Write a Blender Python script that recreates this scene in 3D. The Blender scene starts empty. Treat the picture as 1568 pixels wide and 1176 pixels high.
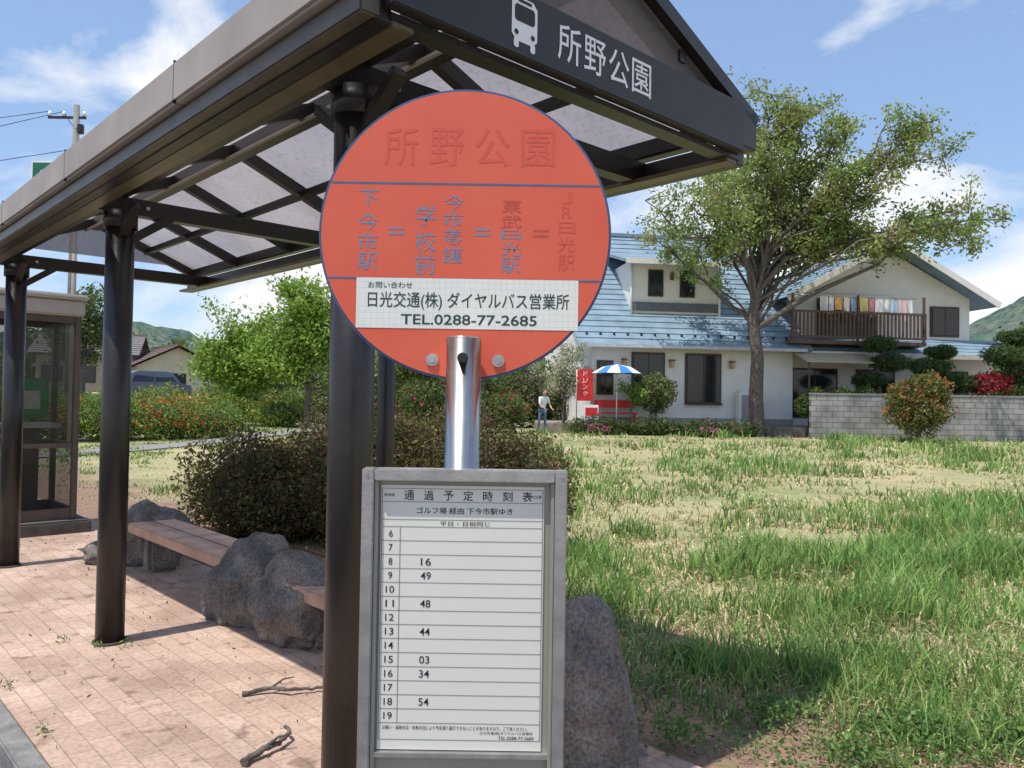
import bpy, bmesh, math, random
import numpy as np
from mathutils import Vector, Matrix, noise
random.seed(3); rng=np.random.default_rng(7)
scn=bpy.context.scene
PHI=math.radians(43.1); CP,SP=math.cos(PHI),math.sin(PHI)
def L2W(a,t): return (CP*a-SP*t, SP*a+CP*t)
def W2L(x,y): return (CP*x+SP*y, -SP*x+CP*y)
def S(v):
    v=np.clip(v,0,1); return v*v*(3-2*v)
def H(x,y):
    x=np.asarray(x,float); y=np.asarray(y,float)
    a=CP*x+SP*y
    h=.3*S((y-8)/21)*S((a-4)/8)
    h=h+1.35*S((y-38)/12)*S((-x-12)/6)
    h=np.where(a<.81,-.12,h)
    return h
_tab=rng.random((256,256))
def vn(x,y,s,o=0):
    x=np.asarray(x,float)*s+o+1000; y=np.asarray(y,float)*s+o*1.7+1000
    xi=np.floor(x).astype(int); yi=np.floor(y).astype(int)
    fx=x-xi; fy=y-yi; fx=fx*fx*(3-2*fx); fy=fy*fy*(3-2*fy)
    g=lambda i,j:_tab[i%256,j%256]
    return (g(xi,yi)*(1-fx)+g(xi+1,yi)*fx)*(1-fy)+(g(xi,yi+1)*(1-fx)+g(xi+1,yi+1)*fx)*fy
# ---------- materials
def newmat(name):
    m=bpy.data.materials.new(name); m.use_nodes=True
    nt=m.node_tree; return m,nt,nt.nodes['Principled BSDF']
def mat(name,col,rough=.6,var=.15,scale=8,bump=0,metal=0,bscale=None,spec=.5,coat=0):
    m,nt,b=newmat(name)
    b.inputs['Roughness'].default_value=rough; b.inputs['Metallic'].default_value=metal
    b.inputs['Specular IOR Level'].default_value=spec
    b.inputs['Coat Weight'].default_value=coat
    tc=nt.nodes.new('ShaderNodeTexCoord')
    n=nt.nodes.new('ShaderNodeTexNoise'); n.inputs['Scale'].default_value=scale; n.inputs['Detail'].default_value=4
    nt.links.new(tc.outputs['Object'],n.inputs['Vector'])
    r=nt.nodes.new('ShaderNodeValToRGB')
    r.color_ramp.elements[0].position=.3; r.color_ramp.elements[1].position=.7
    c0=[max(0,c*(1-var)) for c in col]; c1=[min(1,c*(1+var)) for c in col]
    r.color_ramp.elements[0].color=(*c0,1); r.color_ramp.elements[1].color=(*c1,1)
    nt.links.new(n.outputs['Fac'],r.inputs['Fac']); nt.links.new(r.outputs['Color'],b.inputs['Base Color'])
    if bump:
        n2=nt.nodes.new('ShaderNodeTexNoise'); n2.inputs['Scale'].default_value=bscale or scale*6; n2.inputs['Detail'].default_value=5
        nt.links.new(tc.outputs['Object'],n2.inputs['Vector'])
        bp=nt.nodes.new('ShaderNodeBump'); bp.inputs['Strength'].default_value=bump; bp.inputs['Distance'].default_value=.02
        nt.links.new(n2.outputs['Fac'],bp.inputs['Height']); nt.links.new(bp.outputs['Normal'],b.inputs['Normal'])
    return m
def leafmat(name,trans=.35,rough=.5):
    m,nt,b=newmat(name)
    at=nt.nodes.new('ShaderNodeAttribute'); at.attribute_name='Col'
    nt.links.new(at.outputs['Color'],b.inputs['Base Color']); b.inputs['Roughness'].default_value=rough
    b.inputs['Specular IOR Level'].default_value=.25
    tr=nt.nodes.new('ShaderNodeBsdfTranslucent'); nt.links.new(at.outputs['Color'],tr.inputs['Color'])
    mx=nt.nodes.new('ShaderNodeMixShader'); mx.inputs[0].default_value=trans
    nt.links.new(b.outputs[0],mx.inputs[1]); nt.links.new(tr.outputs[0],mx.inputs[2])
    nt.links.new(mx.outputs[0],nt.nodes['Material Output'].inputs['Surface'])
    return m
M_leaf=leafmat('foliage',.38); M_grass=leafmat('grass_blades',.3,.45)
M_post=mat('bronze_painted_steel',(.018,.015,.013),.36,.25,6,.08)
M_fasc=mat('weathered_aluminium_fascia',(.33,.285,.25),.55,.14,3)
M_steel=mat('galvanised_bracket',(.5,.5,.5),.35,.2,30,0,.9)
M_white=mat('white_vinyl',(.8,.8,.8),.5,.03)
M_bark=mat('bark',(.12,.10,.085),.9,.4,10,.8)
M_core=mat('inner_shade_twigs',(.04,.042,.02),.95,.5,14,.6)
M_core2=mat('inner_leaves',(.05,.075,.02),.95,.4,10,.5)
M_wood=mat('weathered_timber',(.40,.25,.18),.75,.25,5,.3)
M_dark=mat('dark_window_glass',(.02,.022,.024),.12,.3,2)
M_frame=mat('brown_window_frame',(.06,.035,.025),.5,.2)
M_wall=mat('white_stucco',(.76,.74,.70),.85,.05,2,.2)
M_roofb=mat('blue_grey_tile',(.19,.27,.335),.55,.2,1.5,.2)
M_brown=mat('brown_balcony_wood',(.12,.07,.045),.7,.25,5)
M_black=mat('printing_ink',(.02,.02,.022),.6,.1)
# ---------- helpers
def link(o,parent=None):
    scn.collection.objects.link(o)
    if parent: o.parent=parent
    return o
def grp(name,loc=(0,0,0),rz=0):
    e=bpy.data.objects.new(name,None); e.location=loc; e.rotation_euler=(0,0,rz); e.empty_display_size=.3
    return link(e)
def fromdata(name,v,f,m,parent=None,smooth=False):
    me=bpy.data.meshes.new(name); me.from_pydata([tuple(p) for p in v],[],f); me.update()
    if m: me.materials.append(m)
    if smooth: me.polygons.foreach_set('use_smooth',[True]*len(me.polygons))
    return link(bpy.data.objects.new(name,me),parent)
def fast(name,v,f,m,parent=None,cols=None,smooth=False):
    me=bpy.data.meshes.new(name); v=np.asarray(v,np.float32); f=np.asarray(f,np.int32); k=f.shape[1]
    me.vertices.add(len(v)); me.vertices.foreach_set('co',v.ravel())
    me.loops.add(f.size); me.loops.foreach_set('vertex_index',f.ravel())
    me.polygons.add(len(f)); me.polygons.foreach_set('loop_start',np.arange(0,f.size,k,dtype=np.int32))
    me.update(calc_edges=True)
    if cols is not None:
        at=me.color_attributes.new('Col','FLOAT_COLOR','POINT')
        c=np.ones((len(v),4),np.float32); c[:,:3]=cols; at.data.foreach_set('color',c.ravel())
    if smooth: me.polygons.foreach_set('use_smooth',np.ones(len(f),bool))
    me.materials.append(m); me.validate()
    return link(bpy.data.objects.new(name,me),parent)
def box(name,c,s,m,parent=None,bev=0,rot=None):
    bm=bmesh.new(); bmesh.ops.create_cube(bm,size=1); bmesh.ops.scale(bm,vec=s,verts=bm.verts)
    if bev: bmesh.ops.bevel(bm,geom=bm.edges[:],offset=bev,segments=2,affect='EDGES')
    me=bpy.data.meshes.new(name); bm.to_mesh(me); bm.free(); me.materials.append(m)
    o=bpy.data.objects.new(name,me); o.location=c
    if rot: o.rotation_euler=rot
    return link(o,parent)
def tube(name,pts,rad,m,parent=None,n=16,cap=True):
    pts=[Vector(p) for p in pts]; v=[];f=[]
    if not hasattr(rad,'__len__'): rad=[rad]*len(pts)
    up=None
    for i,p in enumerate(pts):
        d=(pts[min(i+1,len(pts)-1)]-pts[max(i-1,0)]).normalized()
        if up is None: up=d.orthogonal().normalized()
        x=(up-d*up.dot(d)).normalized(); up=x; y=d.cross(x)
        for k in range(n):
            a=2*math.pi*k/n; v.append(p+(x*math.cos(a)+y*math.sin(a))*rad[i])
    for i in range(len(pts)-1):
        for k in range(n):
            f.append((i*n+k,i*n+(k+1)%n,(i+1)*n+(k+1)%n,(i+1)*n+k))
    nf=len(f)
    if cap: f.append(tuple(range(n-1,-1,-1))); f.append(tuple((len(pts)-1)*n+k for k in range(n)))
    o=fromdata(name,v,f,m,parent)
    sm=[True]*nf+[False]*(len(f)-nf); o.data.polygons.foreach_set('use_smooth',sm)
    return o
def fixn(o):
    bm=bmesh.new(); bm.from_mesh(o.data); bmesh.ops.recalc_face_normals(bm,faces=bm.faces); bm.to_mesh(o.data); bm.free(); return o
def bar(name,p0,p1,w,h,m,parent=None):
    p0=Vector(p0);p1=Vector(p1); d=(p1-p0).normalized(); s=d.cross(Vector((0,0,1)))
    if s.length<.01: s=Vector((1,0,0))
    s.normalize(); u=s.cross(d); v=[]
    for p in (p0,p1):
        for a,b in ((-1,-1),(1,-1),(1,1),(-1,1)): v.append(p+s*a*w/2+u*b*h/2)
    f=[(0,1,2,3),(7,6,5,4),(0,4,5,1),(1,5,6,2),(2,6,7,3),(3,7,4,0)]
    return fixn(fromdata(name,v,f,m,parent))
def slab(name,q,th,m,parent=None):
    q=[Vector(p) for p in q]; n=(q[1]-q[0]).cross(q[3]-q[0]).normalized()
    if n.z<0: n=-n
    v=q+[p-n*th for p in q]; f=[(0,1,2,3),(7,6,5,4),(0,4,5,1),(1,5,6,2),(2,6,7,3),(3,7,4,0)]
    return fixn(fromdata(name,v,f,m,parent))
def lerp(a,b,t): return Vector(a)*(1-t)+Vector(b)*t
def tiled(name,q,n,m,parent,th=.05):
    v=[];f=[]
    q=[Vector(p) for p in q]; nn=(q[1]-q[0]).cross(q[3]-q[0]).normalized()
    if nn.z<0: nn=-nn
    for i in range(n):
        a,b=i/n,(i+1)/n
        A=lerp(q[0],q[3],a)+nn*th; B=lerp(q[1],q[2],a)+nn*th; C=lerp(q[1],q[2],b)+nn*.004; D=lerp(q[0],q[3],b)+nn*.004
        A2=lerp(q[0],q[3],a)-nn*.02; B2=lerp(q[1],q[2],a)-nn*.02
        k=len(v); v+=[A,B,C,D,A2,B2]; f+=[(k,k+1,k+2,k+3),(k+4,k+5,k+1,k)]
    k=len(v); v+=[p-nn*.12 for p in q]; f.append((k,k+1,k+2,k+3))
    return fromdata(name,v,f,m,parent)
def text_mesh(name,s,w,h,m,parent,loc,rot,bold=0):
    cu=bpy.data.curves.new(name,'FONT'); cu.body=s; cu.resolution_u=3; cu.offset=bold
    o=bpy.data.objects.new(name,cu); scn.collection.objects.link(o)
    bpy.context.view_layer.update()
    dg=bpy.context.evaluated_depsgraph_get()
    me=bpy.data.meshes.new_from_object(o.evaluated_get(dg)); bpy.data.objects.remove(o)
    if len(me.vertices)==0: return None
    co=np.zeros(len(me.vertices)*3); me.vertices.foreach_get('co',co); co=co.reshape(-1,3)
    mn,mx=co.min(0),co.max(0); d=np.maximum(mx-mn,1e-6); c=(mn+mx)/2
    co-=c; co[:,0]*=w/d[0]; co[:,1]*=h/d[1]; co[:,2]=0
    me.vertices.foreach_set('co',co.ravel()); me.update(); me.materials.clear(); me.materials.append(m)
    o=bpy.data.objects.new(name,me); o.location=loc; o.rotation_euler=rot
    return link(o,parent)
def leaves(name,pos,size,cols,m=M_leaf,parent=None,asp=.5):
    pos=np.asarray(pos); n=len(pos)
    u=rng.normal(size=(n,3)); u/=np.linalg.norm(u,axis=1)[:,None]
    w=rng.normal(size=(n,3)); v=np.cross(u,w); v/=np.linalg.norm(v,axis=1)[:,None]
    s=(size*rng.uniform(.6,1.35,n))[:,None]
    V=np.stack([pos-u*s,pos+v*s*asp,pos+u*s,pos-v*s*asp],1).reshape(-1,3)
    F=np.arange(4*n).reshape(-1,4)
    return fast(name,V,F,m,parent,np.repeat(cols,4,0))
def pick(pal,n,var=.25):
    pal=np.array(pal); c=pal[rng.integers(0,len(pal),n)]
    return c*rng.uniform(1-var,1+var,(n,1))
def ico(name,c,s,m,parent=None,sub=3,amp=.2,fr=1.5,seed=0,rock=False):
    bm=bmesh.new(); bmesh.ops.create_icosphere(bm,subdivisions=sub,radius=1)
    for v in bm.verts:
        o=Vector((seed*7.3,seed*3.1,seed))
        d=noise.noise(v.co*fr+o)*amp+noise.noise(v.co*fr*3+o)*amp*.35
        if rock: d+=-abs(noise.noise(v.co*2.6+o))*.12+noise.noise(v.co*9+o)*.03+noise.noise(v.co*22+o)*.016
        v.co*=1+d; v.co=Vector((v.co.x*s[0],v.co.y*s[1],v.co.z*s[2]))
    me=bpy.data.meshes.new(name); bm.to_mesh(me); bm.free(); me.materials.append(m)
    me.polygons.foreach_set('use_smooth',[True]*len(me.polygons))
    o=bpy.data.objects.new(name,me); o.location=c; return link(o,parent)
def bush(name,loc,lobes,n,size,pal,core=M_core,pal2=None,p2=0,patch=1.2,cs=.64):
    g=grp(name,loc); P=[];C=[]
    vol=np.array([l[3]*l[4]+l[3]*l[5] for l in lobes]); vol=vol/vol.sum()
    for i,l in enumerate(lobes):
        k=int(n*vol[i]); d=rng.normal(size=(k,3)); d/=np.linalg.norm(d,axis=1)[:,None]
        r=1+.22*(vn(d[:,0]+i,d[:,1]+d[:,2],3.1,i)-.5)*2+.14*(vn(d[:,0]+i,d[:,1]*1.3+d[:,2],9,i)-.5)*2
        sh_=rng.uniform(.66,1.06,k)
        rr=r*sh_
        p=np.array(l[:3])+d*rr[:,None]*np.array(l[3:6]); keep=p[:,2]>0
        p=p[keep]; d=d[keep]; sh_=sh_[keep]; c=pick(pal,len(p))
        c*=(.75+.5*vn(p[:,0]*2+p[:,2],p[:,1]+p[:,2]*1.7,2.2,i))[:,None]
        if pal2 is not None:
            msk=(vn(p[:,0]+p[:,2],p[:,1]+p[:,2]*.6,patch*2.5,i)>.55-p2*.3)&(rng.random(len(p))<p2*1.6)&(d[:,2]>-.3)&(sh_>.9)
            c[msk]=pick(pal2,msk.sum())
        P.append(p);C.append(c)
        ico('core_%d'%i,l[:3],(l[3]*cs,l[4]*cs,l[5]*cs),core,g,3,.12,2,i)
    leaves('leaves',np.concatenate(P),size,np.concatenate(C),M_leaf,g)
    return g
def tubes_np(paths,nside):
    V=[];F=[];o=0
    for pts,r0,r1 in paths:
        pts=np.asarray(pts); n=len(pts)
        for i in range(n):
            d=pts[min(i+1,n-1)]-pts[max(i-1,0)]; d=d/(np.linalg.norm(d)+1e-9)
            x=np.cross(d,[.3,.9,.2]); x/=np.linalg.norm(x)+1e-9; y=np.cross(d,x)
            r=r0+(r1-r0)*i/(n-1)
            for k in range(nside):
                a=2*math.pi*k/nside; V.append(pts[i]+(x*math.cos(a)+y*math.sin(a))*r)
        for i in range(n-1):
            for k in range(nside): F.append((o+i*nside+k,o+i*nside+(k+1)%nside,o+(i+1)*nside+(k+1)%nside,o+(i+1)*nside+k))
        o+=n*nside
    return V,F
def tree(name,base,trunk,r0,lobes,nlimb,ntwig,nleaf,size,pal,spread=.28,fork=.5):
    base=np.array(base,float); g=grp(name,tuple(base))
    T=np.array(trunk,float); paths=[(T,r0,r0*.5)]; tw=[]
    vol=np.array([l[3]*l[4]*l[5] for l in lobes])**.6; vol/=vol.sum()
    def tp(u):
        f=u*(len(T)-1); i=min(int(f),len(T)-2); return T[i]*(1-(f-i))+T[i+1]*(f-i)
    for j in range(nlimb):
        first=j<len(lobes)
        l=lobes[j] if first else lobes[rng.choice(len(lobes),p=vol)]
        e=np.array(l[:3])+rng.normal(size=3)*np.array(l[3:6])*(.15 if first else .42)
        s=tp(rng.uniform(fork,1)); m=(s+e)/2+rng.normal(size=3)*.1*np.linalg.norm(e-s); m[2]+=.10*np.linalg.norm(e-s)
        u=np.linspace(0,1,8)[:,None]; P=(1-u)**2*s+2*u*(1-u)*m+u*u*e
        P[1:-1]+=rng.normal(size=(6,3))*.06*r0*8
        paths.append((P,r0*(.40 if first else rng.uniform(.15,.28)),r0*.06))
        for q in range(ntwig):
            a=P[rng.integers(3,8)]; d=rng.normal(size=3); d/=np.linalg.norm(d); d[2]=d[2]*.7+.2
            Ln=rng.uniform(.35,1)*np.mean(l[3:6])*.85
            b=a+d*Ln; mm=(a+b)/2+rng.normal(size=3)*.12*Ln
            u=np.linspace(0,1,5)[:,None]; Q=(1-u)**2*a+2*u*(1-u)*mm+u*u*b
            paths.append((Q,r0*.075,r0*.02)); tw.append(Q)
    V,F=tubes_np(paths,6); fast('trunk_and_limbs',V,F,M_bark,g,None,True)
    tw=np.array(tw); wt=rng.random(len(tw))*.7+.3
    k=rng.choice(len(tw),nleaf,p=wt/wt.sum()); f=rng.uniform(.2,1,nleaf)*4; i=np.minimum(f.astype(int),3); fr=(f-i)[:,None]
    p=tw[k,i]*(1-fr)+tw[k,i+1]*fr+rng.normal(size=(nleaf,3))*spread
    tc=pick(pal,len(tw),.2)[k]*.6+pick(pal,nleaf,.25)*.4
    leaves('crown_leaves',p,size,tc,M_leaf,g)
    return g
nt=None;tc=None
def NZ(sc,det=5,out='Object'):
    n=nt.nodes.new('ShaderNodeTexNoise'); n.inputs['Scale'].default_value=sc; n.inputs['Detail'].default_value=det
    nt.links.new(tc.outputs[out],n.inputs['Vector']); return n
def RAMP(src,els):
    r=nt.nodes.new('ShaderNodeValToRGB'); cr=r.color_ramp
    while len(cr.elements)<len(els): cr.elements.new(.5)
    for e,(p,c) in zip(cr.elements,els): e.position=p; e.color=(*c,1)
    nt.links.new(src,r.inputs['Fac']); return r
def MIX(f,a,c):
    mx=nt.nodes.new('ShaderNodeMix'); mx.data_type='RGBA'
    if isinstance(f,float): mx.inputs[0].default_value=f
    else: nt.links.new(f,mx.inputs[0])
    for sck,v in ((6,a),(7,c)):
        if isinstance(v,tuple): mx.inputs[sck].default_value=(*v,1)
        else: nt.links.new(v,mx.inputs[sck])
    return mx.outputs[2]
def MUL(a,c):
    mx=nt.nodes.new('ShaderNodeMix'); mx.data_type='RGBA'; mx.blend_type='MULTIPLY'; mx.inputs[0].default_value=1
    nt.links.new(a,mx.inputs[6]); nt.links.new(c,mx.inputs[7]); return mx.outputs[2]
m,nt,b=newmat('boulder_stone'); tc=nt.nodes.new('ShaderNodeTexCoord'); b.inputs['Roughness'].default_value=.95; b.inputs['Specular IOR Level'].default_value=.2
a1=RAMP(NZ(5,8).outputs['Fac'],[(.3,(.12,.11,.105)),(.55,(.22,.20,.185)),(.75,(.30,.28,.26))]); a2=RAMP(NZ(70,4).outputs['Fac'],[(.35,(.55,.53,.5)),(.6,(1,1,1))])
nt.links.new(MUL(a1.outputs[0],a2.outputs[0]),b.inputs['Base Color'])
bp=nt.nodes.new('ShaderNodeBump'); bp.inputs['Strength'].default_value=1; bp.inputs['Distance'].default_value=.03; nt.links.new(NZ(22,9).outputs['Fac'],bp.inputs['Height']); nt.links.new(bp.outputs[0],b.inputs['Normal'])
M_stone=m
# ================= GROUND
av=np.unique(np.concatenate([[-1500,-600,-250,-100,-40,-15,-6,-2,0,.80,.82],np.arange(1,60,1.0),np.arange(60,140,5.),[160,220,400,800,1500]]))
tv=np.unique(np.concatenate([[-1500,-500,-200,-100],np.arange(-60,90,1.5),[100,140,220,400,800,1500]]))
A,T=np.meshgrid(av,tv,indexing='ij'); X=CP*A-SP*T; Y=SP*A+CP*T
Z=H(X,Y)
V=np.stack([A,T,Z],-1).reshape(-1,3); na,ntt=A.shape
I=np.arange(na*ntt).reshape(na,ntt); F=np.stack([I[:-1,:-1],I[1:,:-1],I[1:,1:],I[:-1,1:]],-1).reshape(-1,4)
m,nt,b=newmat('meadow_soil'); b.inputs['Roughness'].default_value=.95
tc=nt.nodes.new('ShaderNodeTexCoord')
g1=RAMP(NZ(.35).outputs['Fac'],[(.38,(.20,.25,.08)),(.5,(.38,.34,.17)),(.66,(.54,.44,.25))])
g2=RAMP(NZ(14).outputs['Fac'],[(.3,(.14,.16,.06)),(.7,(.48,.40,.23))])
gm=MIX(.45,g1.outputs[0],g2.outputs[0])
soil=RAMP(NZ(9).outputs['Fac'],[(.3,(.15,.09,.065)),(.5,(.28,.165,.12)),(.7,(.17,.17,.06))])
sx=nt.nodes.new('ShaderNodeSeparateXYZ'); nt.links.new(tc.outputs['Object'],sx.inputs[0])
ad=nt.nodes.new('ShaderNodeMath'); ad.operation='MULTIPLY_ADD'; nt.links.new(NZ(1.2).outputs['Fac'],ad.inputs[0]); ad.inputs[1].default_value=2.2; nt.links.new(sx.outputs[0],ad.inputs[2])
mr=nt.nodes.new('ShaderNodeMapRange'); mr.inputs[1].default_value=4.9; mr.inputs[2].default_value=6.2; nt.links.new(ad.outputs[0],mr.inputs[0])
nt.links.new(MIX(mr.outputs[0],soil.outputs[0],gm),b.inputs['Base Color'])
bp=nt.nodes.new('ShaderNodeBump'); bp.inputs['Strength'].default_value=.8; bp.inputs['Distance'].default_value=.04; nt.links.new(NZ(25,5).outputs['Fac'],bp.inputs['Height']); nt.links.new(bp.outputs[0],b.inputs['Normal'])
gr=fast('ground',V,F,m); gr.rotation_euler=(0,0,PHI)
M_asph=mat('asphalt',(.10,.098,.095),.9,.3,60,.6,bscale=150)
rd=fromdata('road',[(-7,-40,-.112),(.70,-40,-.112),(.70,120,-.112),(-7,120,-.112)],[(0,1,2,3)],M_asph); rd.rotation_euler=(0,0,PHI)
kb=box('kerb',(0,0,0),(.10,160,.16),mat('kerb_concrete',(.20,.195,.185),.9,.3,12,.4),None,.008); x,y=L2W(.79,40); kb.location=(x,y,-.048); kb.rotation_euler=(0,0,PHI)
m,nt,b=newmat('brick_paving'); b.inputs['Roughness'].default_value=.85
tc=nt.nodes.new('ShaderNodeTexCoord'); mp=nt.nodes.new('ShaderNodeMapping'); nt.links.new(tc.outputs['Object'],mp.inputs[0]); mp.inputs['Rotation'].default_value=(0,0,math.pi/2)
br=nt.nodes.new('ShaderNodeTexBrick'); nt.links.new(mp.outputs[0],br.inputs['Vector']); br.inputs['Scale'].default_value=1
br.inputs['Brick Width'].default_value=.2; br.inputs['Row Height'].default_value=.1; br.inputs['Mortar Size'].default_value=.003; br.inputs['Mortar Smooth'].default_value=.3
br.inputs['Color1'].default_value=(.61,.445,.355,1); br.inputs['Color2'].default_value=(.50,.35,.275,1); br.inputs['Mortar'].default_value=(.36,.28,.22,1)
dirt=RAMP(NZ(1.6).outputs['Fac'],[(.3,(.66,.63,.60)),(.65,(1.0,.99,.97))])
n2=NZ(45,5); fine=RAMP(n2.outputs['Fac'],[(.3,(.74,.72,.70)),(.6,(1.0,1.0,1.0))])
spots=RAMP(NZ(7,4).outputs['Fac'],[(.30,(.58,.55,.53)),(.40,(1,1,1))])
nt.links.new(MUL(MUL(MUL(br.outputs['Color'],dirt.outputs[0]),fine.outputs[0]),spots.outputs[0]),b.inputs['Base Color'])
bp=nt.nodes.new('ShaderNodeBump'); bp.inputs['Strength'].default_value=.5; bp.inputs['Distance'].default_value=.006; bp.invert=True
nt.links.new(br.outputs['Fac'],bp.inputs['Height']); bp2=nt.nodes.new('ShaderNodeBump'); bp2.inputs['Strength'].default_value=.25; bp2.inputs['Distance'].default_value=.01
nt.links.new(n2.outputs['Fac'],bp2.inputs['Height']); nt.links.new(bp.outputs[0],bp2.inputs['Normal']); nt.links.new(bp2.outputs[0],b.inputs['Normal'])
pv=box('brick_pavement',(0,0,0),(1.95,70,.05),m); x,y=L2W(.845+.975,25); pv.location=(x,y,0.0); pv.rotation_euler=(0,0,PHI)
n=1800; la=rng.uniform(.9,3.3,n); lt=rng.uniform(1.9,9,n); kp=rng.random(n)<np.clip((la-1.4)/1.6,.10,1); la,lt=la[kp],lt[kp]; lx,ly=L2W(la,lt)
leaves('leaf_litter',np.stack([lx,ly,np.full(len(lx),.036)],-1),.010,pick([(.16,.10,.05),(.25,.17,.08),(.10,.07,.04)],len(lx)))
# little weeds in paving joints by the posts and kerb
wp=[]
for a_,t_ in ((1.42,5.02),(1.55,4.93),(1.3,5.25),(.9,3.9),(.9,4.6),(1.62,2.5)):
    x,y=L2W(a_,t_); k=26; wp.append(np.stack([x+rng.normal(size=k)*.02,y+rng.normal(size=k)*.02,rng.uniform(.03,.07,k)],-1))
wp=np.concatenate(wp); leaves('paving_weeds',wp,.013,pick([(.14,.24,.06),(.2,.26,.08)],len(wp)),M_leaf,None,.3)
def ribbon(name,pts,w,m,dz=.015):
    v=[];f=[];P=[Vector(p) for p in pts]; Q=[]
    for i in range(len(P)-1):
        for k in range(8): Q.append(P[i].lerp(P[i+1],k/8))
    Q.append(P[-1]); nw=4
    for i,p in enumerate(Q):
        d=(Q[min(i+1,len(Q)-1)]-Q[max(i-1,0)]).normalized(); s=Vector((-d.y,d.x))
        for j in range(nw+1):
            q=p+s*w*(j/nw-.5); v.append((q.x,q.y,float(H(q.x,q.y))+dz))
    for i in range(len(Q)-1):
        for j in range(nw): k=i*(nw+1)+j; f.append((k,k+1,k+nw+2,k+nw+1))
    return fromdata(name,v,f,m)
M_path=mat('path_asphalt',(.24,.23,.23),.9,.15,10,.3)
ribbon('path',[(-16,17),(-11.5,18.5),(-8.5,23),(-7,30),(-8,36)],1.3,M_path,.03)
ribbon('side_road',[(-40,44),(-22,42),(-11,41),(-5,44),(1,54),(5,70)],6,M_path,.05)
# ================= BUS SHELTER
sh=grp('bus_shelter',(0,0,0),PHI)
A0,A1,AR=1.22,3.20,2.24; ZE,ZR=2.80,3.19; T0,T1=1.9,8.35
PT=[2.45,5.09,7.86]; M_grime=mat('base_grime',(.06,.05,.04),.9,.4)
for i,t in enumerate(PT):
    tube('post_%d'%i,[(1.51,t,.02),(1.51,t,2.6)],.08,M_post,sh,28)
    tube('post_cap_%d'%i,[(1.51,t,2.5),(1.51,t,2.6)],.095,M_post,sh,28)
    tube('post_base_%d'%i,[(1.51,t,.02),(1.51,t,.04)],.095,M_grime,sh,28)
    bar('arm_%d'%i,(A0+.03,t,2.64),(A1-.03,t,2.64),.08,.1,M_post,sh)
    for sgn in (-1,1): bar('bracket_%d_%d'%(i,sgn),(1.51,t+sgn*.05,2.4),(1.51+.28,t+sgn*.05,2.60),.02,.05,M_post,sh)
    for sgn in (-1,1): bar('bracket2_%d_%d'%(i,sgn),(1.51,t,2.42),(1.51,t+sgn*.26,2.6),.05,.04,M_post,sh)
    for sg2 in (-1,1):
        tube('arm_bolt_%d_%d'%(i,sg2),[(1.51+sg2*.14,t-.035,2.64),(1.51+sg2*.14,t-.052,2.64)],.012,M_steel,sh,8)
bar('post_purlin',(1.51,T0+.1,2.73),(1.51,T1-.1,2.73),.07,.07,M_post,sh)
tube('rain_pipe',[(1.86,2.75,.02),(1.86,2.75,2.7)],.037,M_post,sh,16)
for nm,a,sg in (('left',A0,-1),('right',A1,1)):
    box('eave_beam_'+nm,(a-sg*.03,(T0+T1)/2,2.635),(.06,T1-T0,.11),M_post,sh,.004)
    if sg<0:
        box('gutter_fascia_left',(a-.03,(T0+T1)/2,2.745),(.12,T1-T0+.02,.17),M_fasc,sh,.012)
        box('gutter_lower_left',(a-.015,(T0+T1)/2,2.62),(.07,T1-T0+.01,.07),mat('olive_bronze_trim',(.09,.075,.05),.4,.2),sh,.006)
        for k in range(4): box('gutter_joint_%d'%k,(a-.03,T0+1.3+1.6*k,2.745),(.122,.004,.172),M_post,sh)
    else: box('gutter_fascia_right',(a+.01,(T0+T1)/2,2.775),(.08,T1-T0+.02,.09),M_post,sh,.01)
    box('eave_lip_'+nm,(a-sg*.10,(T0+T1)/2,2.588),(.08,T1-T0,.02),mat('lip_olive_'+nm,(.11,.09,.05),.35,.2),sh,.003)
bar('ridge_beam',(AR,T0,ZR-.05),(AR,T1,ZR-.05),.08,.10,M_post,sh)
tt_=list(np.linspace(T0+.06,T1-.06,7))
for i,t in enumerate(tt_):
    bar('rafter_l_%d'%i,(A0,t,ZE-.04),(AR,t,ZR-.04),.06,.075,M_post,sh)
    bar('rafter_r_%d'%i,(A1,t,ZE-.04),(AR,t,ZR-.04),.06,.075,M_post,sh)
for nm,a in (('l',A0),('r',A1)):
    u=.5
    bar('purlin_%s'%nm,(a+(AR-a)*u,T0,ZE+(ZR-ZE)*u-.055),(a+(AR-a)*u,T1,ZE+(ZR-ZE)*u-.055),.04,.05,M_post,sh)
bar('light_rail',(AR-.08,T0+.02,ZR-.12),(AR-.08,T1-.02,ZR-.12),.02,.015,M_fasc,sh)
m,nt,b=newmat('smoked_polycarbonate')
b.inputs['Base Color'].default_value=(.2,.18,.18,1); b.inputs['Roughness'].default_value=.35
tc=nt.nodes.new('ShaderNodeTexCoord')
dr=RAMP(NZ(1.4,8).outputs['Fac'],[(.3,(.34,.30,.295)),(.7,(.50,.44,.43))])
d2=RAMP(NZ(30,5).outputs['Fac'],[(.30,(.78,.75,.72)),(.5,(1,1,1))])
tr=nt.nodes.new('ShaderNodeBsdfTranslucent'); nt.links.new(MUL(dr.outputs[0],d2.outputs[0]),tr.inputs[0])
tp=nt.nodes.new('ShaderNodeBsdfTransparent'); tp.inputs[0].default_value=(.5,.47,.5,1)
m1=nt.nodes.new('ShaderNodeMixShader'); m1.inputs[0].default_value=.62; nt.links.new(b.outputs[0],m1.inputs[1]); nt.links.new(tr.outputs[0],m1.inputs[2])
m2=nt.nodes.new('ShaderNodeMixShader'); m2.inputs[0].default_value=.18; nt.links.new(m1.outputs[0],m2.inputs[1]); nt.links.new(tp.outputs[0],m2.inputs[2])
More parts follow.
